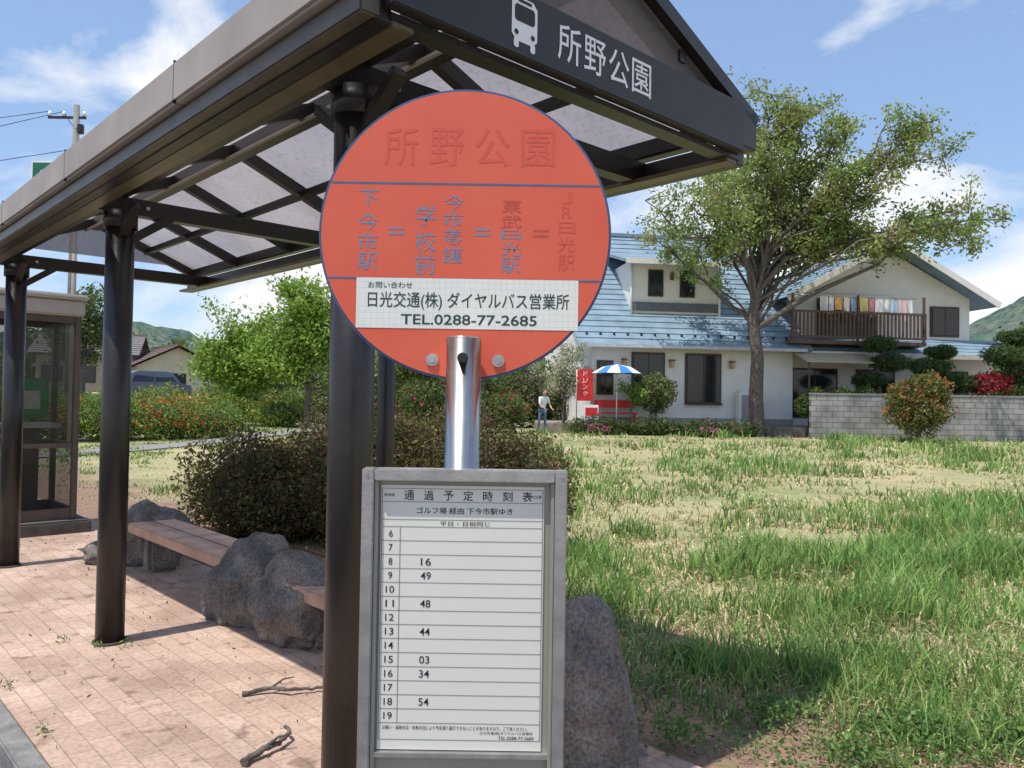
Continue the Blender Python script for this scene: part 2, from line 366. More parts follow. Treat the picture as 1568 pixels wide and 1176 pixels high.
nt.links.new(m2.outputs[0],nt.nodes['Material Output'].inputs[0]); M_poly=m
fromdata('roof_panel_left',[(A0,T0,ZE+.012),(AR,T0,ZR+.012),(AR,T1,ZR+.012),(A0,T1,ZE+.012)],[(0,1,2,3)],M_poly,sh)
fromdata('roof_panel_right',[(AR,T0,ZR+.013),(A1,T0,ZE+.013),(A1,T1,ZE+.013),(AR,T1,ZR+.013)],[(0,1,2,3)],M_poly,sh)
for k,t in enumerate((T0,T1)):
    fromdata('gable_panel_%d'%k,[(A0+.1,t+.01,2.84),(A1-.1,t+.01,2.84),(AR,t+.01,ZR-.02)],[(0,1,2)],M_poly,sh)
    bar('gable_rake_l_%d'%k,(A0-.05,t-.01,ZE+.0),(AR,t-.01,ZR+.02),.05,.06,M_post,sh)
    bar('gable_rake_r_%d'%k,(A1+.06,t-.01,ZE-.01),(AR,t-.01,ZR+.02),.05,.06,M_post,sh)
box('name_board',((A0+A1)/2-.03,T0-.03,2.725),(A1-A0-.12,.05,.215),mat('dark_sign_board',(.022,.019,.018),.45,.2),sh,.004)
box('board_end_cap',(A1-.03,T0-.0,2.74),(.16,.07,.17),M_post,sh,.004)
box('board_lower_trim',((A0+A1)/2,T0+.03,2.605),(A1-A0-.1,.08,.02),M_post,sh,.003)
RB=(math.pi/2,0,0)
for i,ch in enumerate('所野公園'):
    text_mesh('name_char_%d'%i,ch,.116,.128,M_white,sh,(1.972+.1335*i,T0-.0565,2.728),RB,.004)
def icon_box(n,a,z,w,h,m,off=.0585,bv=.0):
    q=[(a-w/2,T0-off,z-h/2),(a+w/2,T0-off,z-h/2),(a+w/2,T0-off,z+h/2),(a-w/2,T0-off,z+h/2)]
    if bv: q=[(a-w/2+bv,T0-off,z-h/2),(a+w/2-bv,T0-off,z-h/2),(a+w/2,T0-off,z-h/2+bv),(a+w/2,T0-off,z+h/2-bv),(a+w/2-bv,T0-off,z+h/2),(a-w/2+bv,T0-off,z+h/2),(a-w/2,T0-off,z+h/2-bv),(a-w/2,T0-off,z-h/2+bv)]
    return fromdata(n,q,[tuple(range(len(q)))],m,sh)
ic=1.757; zo=.025
icon_box('pictogram_body',ic,2.71+zo,.115,.145,M_white,.0565,.02)
icon_box('pictogram_window',ic,2.73+zo,.09,.055,M_black,.058,.008)
icon_box('pictogram_dest',ic,2.771+zo,.06,.010,M_black,.058)
for s in (-1,1):
    icon_box('pictogram_lamp_%d'%s,ic+s*.037,2.665+zo,.018,.018,M_black,.058,.006)
    icon_box('pictogram_wheel_%d'%s,ic+s*.037,2.63+zo,.022,.03,M_white,.057,.005)
# ================= BENCHES + BOULDERS
def bench(t0,t1):
    g=grp('wooden_bench',(0,0,0),PHI); a0=2.24
    for k in range(2): box('seat_plank_%d'%k,(a0+.1+.205*k,(t0+t1)/2,.37),(.195,t1-t0,.08),M_wood,g,.008)
    for t in (t0+.25,t1-.25):
        box('support_%d'%int(t*10),(a0+.2,t,.18),(.26,.16,.31),M_stone,g,.03)
    return g
bench(5.15,7.15); bench(2.5,4.45)
def boulder(a,t,s,seed,rz=0):
    x,y=L2W(a,t); o=ico('boulder',(x,y,s[2]*.55),s,M_stone,None,5,.3,1.1,seed,True); o.rotation_euler=(0,0,rz)
boulder(2.42,5.02,(.31,.35,.35),1,.8); boulder(2.40,4.42,(.28,.38,.33),2,.8)
boulder(2.5,7.35,(.3,.34,.34),3,.5); boulder(2.47,2.22,(.21,.30,.44),5,.75); boulder(2.3,7.6,(.28,.28,.14),6)
# ================= BUS STOP SIGN
bs=grp('bus_stop_sign',(-.100,1.60,0))
DZ=1.837; s=1.6/1210; R=.297
m,nt,b=newmat('faded_orange_red_paint'); b.inputs['Roughness'].default_value=.45
tc=nt.nodes.new('ShaderNodeTexCoord')
c1=RAMP(NZ(5).outputs['Fac'],[(.3,(.68,.105,.052)),(.7,(.73,.13,.066))])
sp=RAMP(NZ(95,3).outputs['Fac'],[(.765,(0,0,0)),(.785,(1,1,1))])
nt.links.new(MIX(sp.outputs[0],c1.outputs[0],(.75,.4,.3)),b.inputs['Base Color']); M_red=m
M_blue=mat('blue_vinyl',(.04,.14,.26),.5,.15,20)
M_rim=mat('rim_blue',(.035,.10,.2),.5,.2,20)
def wornmat(name,c,amt):
    global nt,tc
    m,nt,b=newmat(name); tc=nt.nodes.new('ShaderNodeTexCoord'); b.inputs['Roughness'].default_value=.5
    mp=nt.nodes.new('ShaderNodeMapping'); mp.inputs['Scale'].default_value=(1,.45,.4); mp.inputs['Rotation'].default_value=(0,.8,.0)
    n=nt.nodes.new('ShaderNodeTexNoise'); n.inputs['Scale'].default_value=170; n.inputs['Detail'].default_value=3
    nt.links.new(tc.outputs['Object'],mp.inputs[0]); nt.links.new(mp.outputs[0],n.inputs[0])
    r=RAMP(n.outputs['Fac'],[(amt,(1,1,1)),(amt+.02,(0,0,0))])
    nt.links.new(MIX(r.outputs[0],c,(.705,.118,.06)),b.inputs['Base Color']); return m
M_worn=wornmat('peeling_blue_vinyl',(.09,.26,.40),.42)
M_ghost=mat('faded_letter_ghost',(.64,.09,.047),.5,.05,20)
M_ghost2=mat('faded_letter_ghost_strong',(.54,.075,.05),.5,.15,60)
tube('rim',[(0,.010,DZ),(0,0,DZ)],R,M_rim,bs,96)
tube('disc_face',[(0,0,DZ),(0,-.002,DZ)],R-.005,M_red,bs,96)
def dp(px,py,off=-.0024): return ((px-712)*s,off,DZ-(py-358)*s)
def chord(z,th):
    w=math.sqrt((R-.006)**2-z*z); fromdata('divider_line',[(-w,-.0024,DZ+z-th/2),(w,-.0024,DZ+z-th/2),(w,-.0024,DZ+z+th/2),(-w,-.0024,DZ+z+th/2)],[(0,1,2,3)],M_blue,bs)
chord((358-281)*s,.0038); chord((358-428)*s,.0038)
def dt(ch,px,py,w,h,m,off=-.0024,bold=.003): text_mesh('letter',ch,w*s,h*s,m,bs,dp(px,py,off),RB,bold)
for i,ch in enumerate('所野公園'): dt(ch,612+70*i,224,52,58,M_ghost)
for ch,y,h in zip('下今市駅',(305,341,372,402),(26,27,27,27)): dt(ch,563,y,31,h,M_worn)
for ch,y,h in zip('学校前',(330,370,405),(31,31,31)): dt(ch,652,y,31,h,M_worn)
for ch,y,h in zip('今市養護',(309,336,363,391),(22,22,25,25)): dt(ch,694,y,30,h,M_worn)
for ch,y,h,mm in zip('東武日光駅',(314,338,358,380,405),(21,20,14,22,24),(M_ghost2,M_ghost2,M_worn,M_worn,M_worn)): dt(ch,783,y,30,h,mm)
for ch,y,h in zip('JR日光駅',(300,322,346,372,400),(18,18,18,22,24)): dt(ch,868,y,16 if ch in 'JR' else 26,h,M_ghost)
for x,mm in ((607,M_worn),(738,M_worn),(828,M_ghost2)):
    for k in (-4,4):
        fromdata('dash',[dp(x-12,355+k+1.5),dp(x+12,355+k+1.5),dp(x+12,355+k-1.5),dp(x-12,355+k-1.5)],[(0,1,2,3)],mm,bs)
m,nt,b=newmat('contact_label_white'); tc=nt.nodes.new('ShaderNodeTexCoord'); b.inputs['Roughness'].default_value=.4
br=nt.nodes.new('ShaderNodeTexBrick'); br.offset=0; br.inputs['Scale'].default_value=1; br.inputs['Brick Width'].default_value=.0125; br.inputs['Row Height'].default_value=.0125; br.inputs['Mortar Size'].default_value=.0004
mp=nt.nodes.new('ShaderNodeMapping'); mp.inputs['Rotation'].default_value=(math.pi/2,0,0); nt.links.new(tc.outputs['Object'],mp.inputs[0]); nt.links.new(mp.outputs[0],br.inputs[0])
br.inputs['Color1'].default_value=(.76,.77,.70,1); br.inputs['Color2'].default_value=(.79,.79,.72,1); br.inputs['Mortar'].default_value=(.62,.63,.57,1)
nt.links.new(br.outputs[0],b.inputs['Base Color'])
fromdata('contact_label',[dp(547,504,-.0028),dp(887,504,-.0028),dp(887,427,-.0028),dp(547,427,-.0028)],[(0,1,2,3)],m,bs)
M_dg=mat('dark_green_ink',(.02,.05,.04),.5,.1)
dt('お問い合わせ',599,438,68,10,M_dg,-.0032,.006); dt('日光交通(株) ダイヤルバス営業所',719,462,308,28,M_dg,-.0032,.007); dt('TEL.0288-77-2685',720,490,208,16,M_dg,-.0032,.012)
for x in (665,766):
    tube('bolt_washer',[dp(x,552,0),dp(x,552,-.006)],.0125,M_steel,bs,20); tube('bolt_head',[dp(x,552,-.004),dp(x,552,-.014)],.0075,M_steel,bs,6)
M_chrome=mat('stainless_pole',(.50,.47,.43),.22,.2,14,0,1)
px=.004
tube('pole',[(px,-.043,-.01),(px,-.043,DZ-.216)],.0345,M_chrome,bs,40)
tube('pole_cap',[(px,-.043,DZ-.216),(px,-.043,DZ-.212)],[.0345,.030],M_chrome,bs,40)
tube('pole_bolt',[(px,-.07,DZ-.255),(px,-.084,DZ-.255)],[.012,.009],M_black,bs,20)
tube('pole_base_plate',[(px,-.043,0.02),(px,-.043,.05)],.14,M_steel,bs,32)
tb=grp('timetable_holder',(0,0,0)); tb.parent=bs; tb.location=(.0145,-.10,1.37)
s2=1.5/1210; Wd=.384; Hh=.66
M_alu=mat('aluminium_frame',(.46,.45,.43),.35,.15,25,.05,.7)
M_back=mat('grey_back_panel',(.36,.34,.29),.5,.1,5,0,.3)
box('back_panel',(0,.012,-Hh/2),(Wd-.004,.02,Hh-.004),M_back,tb)
fw=.0225
box('frame_top',(0,-.003,-fw/2),(Wd-2*fw-.002,.034,fw),M_alu,tb,.002)
box('frame_bottom',(0,-.003,-Hh+fw/2),(Wd-2*fw-.002,.034,fw),M_alu,tb,.002)
for sg in (-1,1):
    box('frame_side_%d'%sg,(sg*(Wd/2-fw/2),-.0025,-Hh/2),(fw,.034,Hh),M_alu,tb,.002)
    box('inner_track_%d'%sg,(sg*(Wd/2-fw-.004),-.006,-Hh/2),(.007,.012,Hh-2*fw-.002),M_back,tb,.001)
    tube('corner_rivet_%d'%sg,[(sg*(Wd/2-.010),-.018,-.011),(sg*(Wd/2-.010),-.0215,-.011)],.0035,M_steel,tb,10)
M_paper=mat('timetable_paper',(.74,.73,.65),.3,.03,3,coat=.35)
fromdata('paper',[(-.158,-.001,-(1143-718)*s2),(.150,-.001,-(1143-718)*s2),(.150,-.001,-(744-718)*s2),(-.158,-.001,-(744-718)*s2)],[(0,1,2,3)],M_paper,tb)
box('cover_bottom_rail',(0,-.004,-(1149-718)*s2),(Wd-2*fw-.012,.012,.010),M_alu,tb,.001)
M_line=mat('printed_line',(.22,.22,.21),.5,.1)
def rect(n,x0,x1,z0,z1,m,off=-.0014): fromdata(n,[(x0,off,z0),(x1,off,z0),(x1,off,z1),(x0,off,z1)],[(0,1,2,3)],m,tb)
zt=lambda y:-(y-718)*s2
XL,XM,XR=-.156,-.121,.1475
hl=.0006
for y in (749,769,796): rect('rule',XL,XR,zt(y)-hl,zt(y)+hl,M_line)
for k in range(15): rect('rule',XL,XR,zt(807+21.15*k)-hl,zt(807+21.15*k)+hl,M_line)
rect('rule',XL-.0005,XL+.0008,zt(1128),zt(749),M_line,-.0017); rect('rule',XR-.0008,XR+.0005,zt(1128),zt(749),M_line,-.0017); rect('rule',XM-.0006,XM+.0006,zt(1103),zt(807),M_line,-.0017)
rect('rule',XL,XR,zt(1128)-hl,zt(1128)+hl,M_line)
def tx(sx_,x,z,w,h,bold=.004): text_mesh('print',sx_,w*s2,h*s2,M_black,tb,(x,-.0016,z),RB,bold)
for i,ch in enumerate('通過予定時刻表'): tx(ch,(-85+30*i)*s2,zt(759),15,15,.006)
tx('時刻表',-.142,zt(759),16,5); tx('日光交通',.132,zt(759),20,5)
tx('ゴルフ場 経由 下今市駅ゆき',0,zt(782),146,10,.006); tx('平日・日祝同じ',.001,zt(801.5),76,7)
for k in range(14):
    z=zt(817.5+21.15*k); n=str(6+k); tx(n,-.1385,z,6 if len(n)==1 else 13,10.5)
for h_,mn in ((8,'16'),(9,'49'),(11,'48'),(13,'44'),(15,'03'),(16,'34'),(18,'54')):
    tx(mn,-.0715,zt(817.5+21.15*(h_-6)),15.5,11.5,.004)
tx('お願い・道路状況・気象状況により予定通り運行できないことがありますので、ご了承ください。',-.012,zt(1110),220,6)
tx('日光交通(株)ダイヤルバス営業所',.085,zt(1117),80,5); tx('TEL.0288-77-2685',.103,zt(1124),54,5)
# ================= PHONE BOOTH
pb=grp('telephone_booth',(*L2W(1.95,9.9),0),PHI)
M_glass,nt,b=newmat('tinted_glass'); b.inputs['Base Color'].default_value=(.05,.05,.05,1); b.inputs['Roughness'].default_value=.05
tpn=nt.nodes.new('ShaderNodeBsdfTransparent'); tpn.inputs[0].default_value=(.7,.7,.68,1); mx=nt.nodes.new('ShaderNodeMixShader'); mx.inputs[0].default_value=.72
nt.links.new(b.outputs[0],mx.inputs[1]); nt.links.new(tpn.outputs[0],mx.inputs[2]); nt.links.new(mx.outputs[0],nt.nodes['Material Output'].inputs[0])
M_bf=mat('brown_booth_frame',(.10,.07,.055),.4,.15)
box('plinth',(0,0,.08),(1.2,1.2,.16),mat('plinth_stone',(.1,.09,.08),.9,.3,8,.5),pb,.02)
w=.45
for sx_ in (-1,1):
    for sy in (-1,1): box('corner_%d%d'%(sx_,sy),(sx_*w,sy*w,1.32),(.06,.06,2.32),M_bf,pb,.006)
for z,h in ((.22,.12),(.95,.05),(2.3,.08)):
    for sg in (-1,1):
        box('rail_x_%d_%d'%(z*10,sg),(0,sg*w,z),(2*w-.06,.04,h),M_bf,pb,.004); box('rail_y_%d_%d'%(z*10,sg),(sg*w,0,z),(.04,2*w-.06,h),M_bf,pb,.004)
for sg in (-1,1):
    fromdata('glass_x_%d'%sg,[(-w,sg*w,.2),(w,sg*w,.2),(w,sg*w,2.3),(-w,sg*w,2.3)],[(0,1,2,3)],M_glass,pb)
    fromdata('glass_y_%d'%sg,[(sg*w,-w,.2),(sg*w,w,.2),(sg*w,w,2.3),(sg*w,-w,2.3)],[(0,1,2,3)],M_glass,pb)
box('roof_band',(0,0,2.42),(1.02,1.02,.17),mat('booth_roof_beige',(.5,.44,.38),.5,.08),pb,.02)
box('roof_cap',(0,0,2.54),(1.08,1.08,.06),mat('booth_cap',(.6,.56,.5),.5,.08),pb,.02)
M_gphone=mat('green_telephone',(.03,.30,.08),.4,.1)
box('telephone',(.12,.1,1.45),(.34,.26,.44),M_gphone,pb,.03); box('phone_shelf',(.1,.1,1.15),(.6,.4,.05),M_alu,pb,.005); box('phone_pad',(.12,-.04,1.43),(.16,.02,.2),M_alu,pb,.005)
tube('handset',[(-.02,-.05,1.6),(-.05,-.07,1.5),(-.02,-.05,1.35)],[.035,.018,.035],M_gphone,pb,10)
box('shelf_leg',(.1,.2,.62),(.3,.05,1.0),M_bf,pb,.004)
# ================= VEGETATION near
AZ=[(.11,.12,.04),(.15,.09,.05),(.09,.11,.035),(.18,.12,.055),(.20,.20,.06),(.12,.06,.04)]
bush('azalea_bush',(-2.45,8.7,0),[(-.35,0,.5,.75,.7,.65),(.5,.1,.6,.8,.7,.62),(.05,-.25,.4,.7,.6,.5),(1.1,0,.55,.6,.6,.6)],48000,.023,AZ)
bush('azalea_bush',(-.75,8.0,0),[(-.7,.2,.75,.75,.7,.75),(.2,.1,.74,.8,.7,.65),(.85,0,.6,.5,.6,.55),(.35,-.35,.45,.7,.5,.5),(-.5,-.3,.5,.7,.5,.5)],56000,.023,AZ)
def grass():
    k=17500
    u=rng.random(k); inv=1/(1/31.+u*(1/2.9-1/31.)); lg=3*np.exp(rng.random(k)*math.log(31/3.)); sel=rng.random(k)<.55
    Yc=np.where(sel,inv,lg); Xc=rng.uniform(-.72,.74,k)*Yc+rng.uniform(-.3,.3,k)
    a,t=W2L(Xc,Yc)
    den=np.clip((a-3.1)/1.9,0.05,1)*np.where(a<2.9,0,1)
    den*=np.where((Xc<-3)&(Yc>16.5)&(Yc<18.5),.2,1)
    den*=np.where(Yc>29.8,0,1)
    pn=vn(Xc,Yc,.42,3)*.5+vn(Xc,Yc,1.5,5)*.5
    den*=np.clip(.45+(pn-.35)*1.7,.18,1)
    keep=rng.random(k)<den; Xc,Yc,a,pn=Xc[keep],Yc[keep],a[keep],pn[keep]; k=len(Xc)
    nb=16; N=k*nb
    sp=np.repeat(.03+.006*Yc,nb); bx=np.repeat(Xc,nb)+rng.normal(size=N)*sp; by=np.repeat(Yc,nb)+rng.normal(size=N)*sp
    g=np.clip((np.repeat(pn,nb)-.38)*3.2,0,1)
    an=np.repeat(a,nb); left=np.repeat(Xc<-1,nb)
    green=rng.random(N)<np.clip(.26+g*.5,0,1)
    tuft=np.repeat(rng.uniform(.45,1.6,k),nb)
    hgt=np.where(green,.09+.15*g,.06+.06*g)*tuft*rng.uniform(.5,1.25,N)*np.where(left,.45,1)*np.clip((an-2)/2.6,.35,1)
    lean=np.where(green,rng.uniform(.1,.8,N),rng.uniform(.7,1.9,N))
    th=rng.uniform(0,2*math.pi,N); dx,dy=np.cos(th)*hgt*lean,np.sin(th)*hgt*lean
    wd=(.0018+.0008*by)*rng.uniform(.7,1.3,N); wa=rng.uniform(0,math.pi,N); wx,wy=np.cos(wa)*wd,np.sin(wa)*wd
    z0=H(bx,by)-.005
    L=[(bx-wx,by-wy,z0),(bx+wx,by+wy,z0),(bx-wx*.7+dx*.35,by-wy*.7+dy*.35,z0+hgt*.6),(bx+wx*.7+dx*.35,by+wy*.7+dy*.35,z0+hgt*.6),(bx+dx,by+dy,z0+hgt*np.where(green,.95,.65))]
    V=np.stack([np.stack(q,-1) for q in L],1).reshape(-1,3)
    o=np.arange(N)[:,None]*5
    F=np.concatenate([o+np.array([[0,1,3]]),o+np.array([[0,3,2]]),o+np.array([[2,3,4]])])
    cg=pick([(.19,.34,.08),(.25,.38,.10),(.13,.27,.07),(.30,.41,.12)],N); cs=pick([(.66,.54,.31),(.56,.45,.25),(.72,.62,.40)],N)
    tone=np.repeat(vn(Xc,Yc,.9,21),nb)[:,None]*.5+.75
    c=np.where(green[:,None],cg*tone,cs)
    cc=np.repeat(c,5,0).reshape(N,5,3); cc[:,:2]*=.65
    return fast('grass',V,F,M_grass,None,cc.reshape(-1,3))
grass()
n=14000; r=rng.random(n); wy=2.9+5*r**1.3; wx=rng.uniform(.1,.74,n)*wy; a,t=W2L(wx,wy)
kp=(a>2.85)&(vn(wx,wy,2.2,9)>.5); wx,wy=wx[kp],wy[kp]
w1=np.stack([wx,wy,rng.uniform(.01,.07,len(wx))],-1)
cl=[]
for cx,cy,r_,k in ((1.85,3.55,.22,1500),(1.25,3.75,.13,500),(2.1,4.6,.2,900),(1.0,4.5,.12,400),(2.3,3.5,.16,800),(.75,3.45,.08,250),(1.45,3.3,.1,350)):
    d=rng.normal(size=(k,2))*r_*.6; z=np.maximum(.02,(.13-.25*np.hypot(d[:,0],d[:,1]))*rng.uniform(.4,1.1,k)); cl.append(np.stack([cx+d[:,0],cy+d[:,1],z],-1))
w1=np.concatenate([w1]+cl)
leaves('weeds',w1,.0135,pick([(.13,.24,.06),(.18,.29,.08),(.09,.17,.05)],len(w1)))
def stick(name,pts,r):
    g=grp(name,pts[0]); b0=Vector(pts[0]); P=[]
    for i in range(len(pts)-1):
        for k in range(4): P.append(Vector(pts[i]).lerp(Vector(pts[i+1]),k/4)-b0+Vector((random.uniform(-.006,.006),random.uniform(-.006,.006),random.uniform(-.003,.005))))
    P.append(Vector(pts[-1])-b0)
    tube('stem',P,[r*(1-.6*i/(len(P)-1))*random.uniform(.85,1.15) for i in range(len(P))],M_bark,g,8)
    tube('side_twig',[Vector(pts[1])-b0,Vector(pts[1])-b0+Vector((.05,.05,.03)),Vector(pts[1])-b0+Vector((.10,.07,.035))],[r*.6,r*.4,r*.2],M_bark,g,6)
stick('fallen_branch',[(-1.30,3.92,.04),(-1.18,3.97,.05),(-1.08,3.95,.05),(-.98,3.99,.045),(-.88,4.02,.05),(-.80,4.06,.07)],.012)
stick('fallen_branch',[(-1.05,3.18,.04),(-1.0,3.28,.055),(-.95,3.34,.05),(-.93,3.42,.07),(-.97,3.50,.06)],.016)
# ================= BIG TREE
TB=(9.2,29.5,.45)
def rel(x,z,rx,rz,dy=0,ry=2.4): return (x-TB[0],dy,z-TB[2],rx,ry,rz)
tree('cherry_tree',TB,[(0,0,-.3),(-.1,0,1.2),(-.05,0,2.8),(-.25,0,4.3),(0,.1,5.6),(.3,0,7)],.29,
 [rel(8.4,11,2.2,1.9),rel(12.2,11.9,2.3,1.4,.5),rel(14.7,11.5,1.7,1.2,-.5),rel(16.6,8.4,2.0,1.1,0),rel(6.2,8.9,2.0,1.5,0),rel(11,9.4,2.5,1.6,.5),rel(5.0,7.5,1.2,.8,-.5,1.2),rel(13.6,9.8,2,1.5),rel(9.6,12.8,1.6,.9),rel(12.9,8.0,1.6,.8),rel(7.6,10,1.6,1.4)],
 50,13,46000,.078,[(.25,.34,.09),(.22,.32,.08),(.32,.30,.12),(.17,.27,.06),(.36,.40,.14)],.17,.5)
GP=[(.28,.42,.07),(.34,.46,.09),(.22,.36,.05),(.15,.26,.04)]
tree('maple_tree',(-8.0,31,.1),[(0,0,-.2),(0,0,1.2),(.1,0,2.2),(.1,0,3.4)],.16,[(-.6,0,3.8,1.7,1.5,1.2),(.9,0,4.2,1.5,1.5,1.4),(0,0,5.4,1.5,1.4,1.0),(-1.7,0,3.0,1.2,1.2,.9),(1.8,0,3.0,1,1.2,.9)],26,12,20000,.09,GP,.22,.45)
tree('maple_tree',(-11.4,33,.1),[(0,0,-.2),(0,0,1.2),(.1,0,2.0),(.1,0,3.0)],.14,[(-.8,0,3.2,1.5,1.5,1.0),(.6,0,4.0,1.5,1.5,1.2),(-.2,0,2.4,1.6,1.2,.8),(1.2,0,2.6,1.2,1,1)],20,12,15000,.09,GP,.22,.4)
# ================= HOUSE
hs=grp('white_house',(3.1,31,.68),math.radians(8))
def hb(n,u0,u1,v0,v1,w0,w1,m,bv=0): return box(n,((u0+u1)/2,(v0+v1)/2,(w0+w1)/2),(u1-u0,v1-v0,w1-w0),m,hs,bv)
hb('lower_wall',0,8.4,0,10,-.1,3.2,M_wall); hb('foundation',-.03,8.4,-.03,1,-.1,.25,mat('foundation',(.3,.3,.29),.9))
tiled('main_roof_front',[(-.7,-.7,3.05),(8.9,-.7,3.05),(8.9,6,8.7),(-.7,6,8.7)],22,M_roofb,hs,.04)
tiled('main_roof_back',[(8.9,12.7,3.05),(-.7,12.7,3.05),(-.7,6,8.7),(8.9,6,8.7)],10,M_roofb,hs,.04)
fromdata('gable_wall',[(0.02,0,3.1),(0.02,12,3.1),(0.02,6,8.5)],[(0,1,2)],M_wall,hs)
bar('ridge_cap',(-.75,6,8.74),(8.95,6,8.74),.3,.16,M_roofb,hs)
hb('gutter',-.75,8.6,-.82,-.70,2.95,3.07,mat('gutter_grey',(.45,.47,.5),.5))
for i in range(16): hb('snow_guard',-.3+i*.55,-.22+i*.55,-.28,-.2,3.46,3.56,M_black)
hb('dormer',1.9,5.6,1.0,4.5,4.3,6.7,M_wall)
slab('dormer_roof',[(1.5,.5,6.62),(6.0,.5,6.62),(6.0,4.8,7.7),(1.5,4.8,7.7)],.12,M_roofb,hs)
hb('dormer_fascia',1.5,6.0,.45,.5,6.45,6.66,M_wall)
for u in (2.9,4.25):
    hb('dormer_window_frame',u-.32,u+.32,.95,1.0,5.2,6.3,M_frame); hb('dormer_window',u-.25,u+.25,.92,.96,5.27,6.23,M_dark)
hb('dormer_sill_band',1.9,5.6,.9,1.0,4.6,4.95,mat('slate',(.12,.14,.16),.7))
hb('dormer_lamp',3.5,3.65,.86,.99,5.9,6.2,M_brown)
for u in (1.85,5.62): tube('downpipe',[(u,.9,4.1),(u,.9,6.5)],.05,M_wall,hs,8)
def win(u0,u1,w0,w1,v=0):
    hb('window_frame',u0-.08,u1+.08,v-.06,v-.002,w0-.08,w1+.08,M_frame); hb('window_glass',u0,u1,v-.09,v-.055,w0,w1,M_dark)
    hb('window_mullion',(u0+u1)/2-.02,(u0+u1)/2+.02,v-.105,v-.085,w0,w1,M_frame)
win(1.7,2.9,.95,2.75); win(3.9,5.25,.9,2.75)
hb('curtain_sill',3.8,5.35,-.16,-.09,.78,.86,M_frame)
win(.3,.8,1.2,2.4)
M_lamp=mat('lamp_amber_glass',(.5,.3,.1),.3,.1)
for u in (1.3,3.25,5.75):
    hb('porch_lamp',u-.08,u+.08,-.2,-.01,2.25,2.5,M_lamp,.03); hb('lamp_top',u-.1,u+.1,-.22,-.01,2.5,2.56,M_brown)
hb('air_conditioner',5.9,6.75,-.5,-.15,.0,1.35,M_wall,.02); hb('air_conditioner_grille',6.0,6.55,-.53,-.5,.15,1.2,mat('ac_grille',(.3,.3,.3),.6))
hb('wing_lower_wall',8.4,17.9,.6,9,-.1,3.3,M_wall); hb('wing_upper_wall',9.0,17.0,.9,9,3.3,5.6,M_wall)
fromdata('wing_gable',[(9.0,.9,5.55),(17.0,.9,5.55),(13.0,.9,7.6),(9,9,5.55),(17,9,5.55),(13,9,7.6)],[(0,1,2),(5,4,3)],M_wall,hs)
tiled('wing_roof_left',[(8.2,9.3,5.25),(8.2,.1,5.25),(13,.1,7.85),(13,9.3,7.85)],12,M_roofb,hs,.03)
tiled('wing_roof_right',[(17.8,.1,5.25),(17.8,9.3,5.25),(13,9.3,7.85),(13,.1,7.85)],12,M_roofb,hs,.03)
bar('barge_l',(8.2,.06,5.2),(13,.06,7.8),.05,.25,M_wall,hs); bar('barge_r',(17.8,.06,5.2),(13,.06,7.8),.05,.25,M_wall,hs)
tiled('wing_skirt_roof',[(8.6,-.5,3.0),(18.4,-.5,3.0),(18.4,.9,3.75),(8.6,.9,3.75)],5,M_roofb,hs,.03)
hb('skirt_fascia',8.6,18.4,-.56,-.5,2.82,3.02,mat('cream_trim',(.6,.55,.45),.7))
slab('awning',[(8.2,-1.6,2.55),(11.2,-1.6,2.55),(11.2,-.55,2.95),(8.2,-.55,2.95)],.05,mat('awning_tan',(.5,.42,.3),.7),hs)
for u in (8.3,11.1): tube('awning_post',[(u,-1.5,-.1),(u,-1.5,2.52)],.04,M_brown,hs,8)
win(8.7,10.6,.4,2.3,.6); win(11.6,13.2,.5,2.3,.6); win(15,16.6,1,2.3,.6); win(15.2,16.4,3.95,5.1,.9)
win(10,12.6,3.55,5.3,.9)
hb('balcony_floor',7.9,13.8,-.75,.9,3.30,3.46,M_brown)
for w_ in (3.55,4.55): hb('balcony_rail',7.9,13.8,-.75,-.68,w_,w_+.09,M_brown)
for i in range(36): hb('baluster',7.95+i*.165,8.03+i*.165,-.74,-.70,3.6,4.55,M_brown)
for u in (8,10.8,13.7): hb('balcony_post',u-.03,u+.03,-.77,-.66,3.4,5.3,M_brown)
tube('laundry_rod',[(8,-.3,5.3),(13.7,-.3,5.3)],.02,M_alu,hs,8)
lc=[(.8,.8,.8),(.75,.78,.85),(.8,.45,.2),(.8,.8,.75),(.3,.4,.6),(.85,.75,.3),(.7,.3,.4),(.8,.82,.85),(.8,.8,.8),(.45,.6,.75),(.8,.6,.6)]
LM=[mat('laundry_cloth_%d'%i,c,.9,.05,5) for i,c in enumerate(lc)]
u=9.4; i=0
while u<13.4:
    wdt=random.uniform(.18,.4); hh=random.uniform(.5,1.0); v=[];f=[]
    for a_ in range(5):
        for b_ in range(5): v.append((u+wdt*a_/4,-.3+.05*math.sin(a_*1.7+i)*(b_/4),5.29-hh*b_/4))
    for a_ in range(4):
        for b_ in range(4): k=a_*5+b_; f.append((k,k+1,k+6,k+5))
    fromdata('laundry_%d'%i,v,f,LM[i%len(LM)],hs,True); u+=wdt+.04; i+=1
box('yard',(13,39.4,.42),(24,18,.5),mat('yard_gravel',(.25,.22,.18),.95,.3,5,.5),None,.02)
bw=grp('concrete_block_wall',(10.9,28.9,0))
m,nt,b=newmat('concrete_blocks'); tc=nt.nodes.new('ShaderNodeTexCoord'); b.inputs['Roughness'].default_value=.9
br=nt.nodes.new('ShaderNodeTexBrick'); mp=nt.nodes.new('ShaderNodeMapping'); mp.inputs['Rotation'].default_value=(math.pi/2,0,0); nt.links.new(tc.outputs['Object'],mp.inputs[0]); nt.links.new(mp.outputs[0],br.inputs[0])
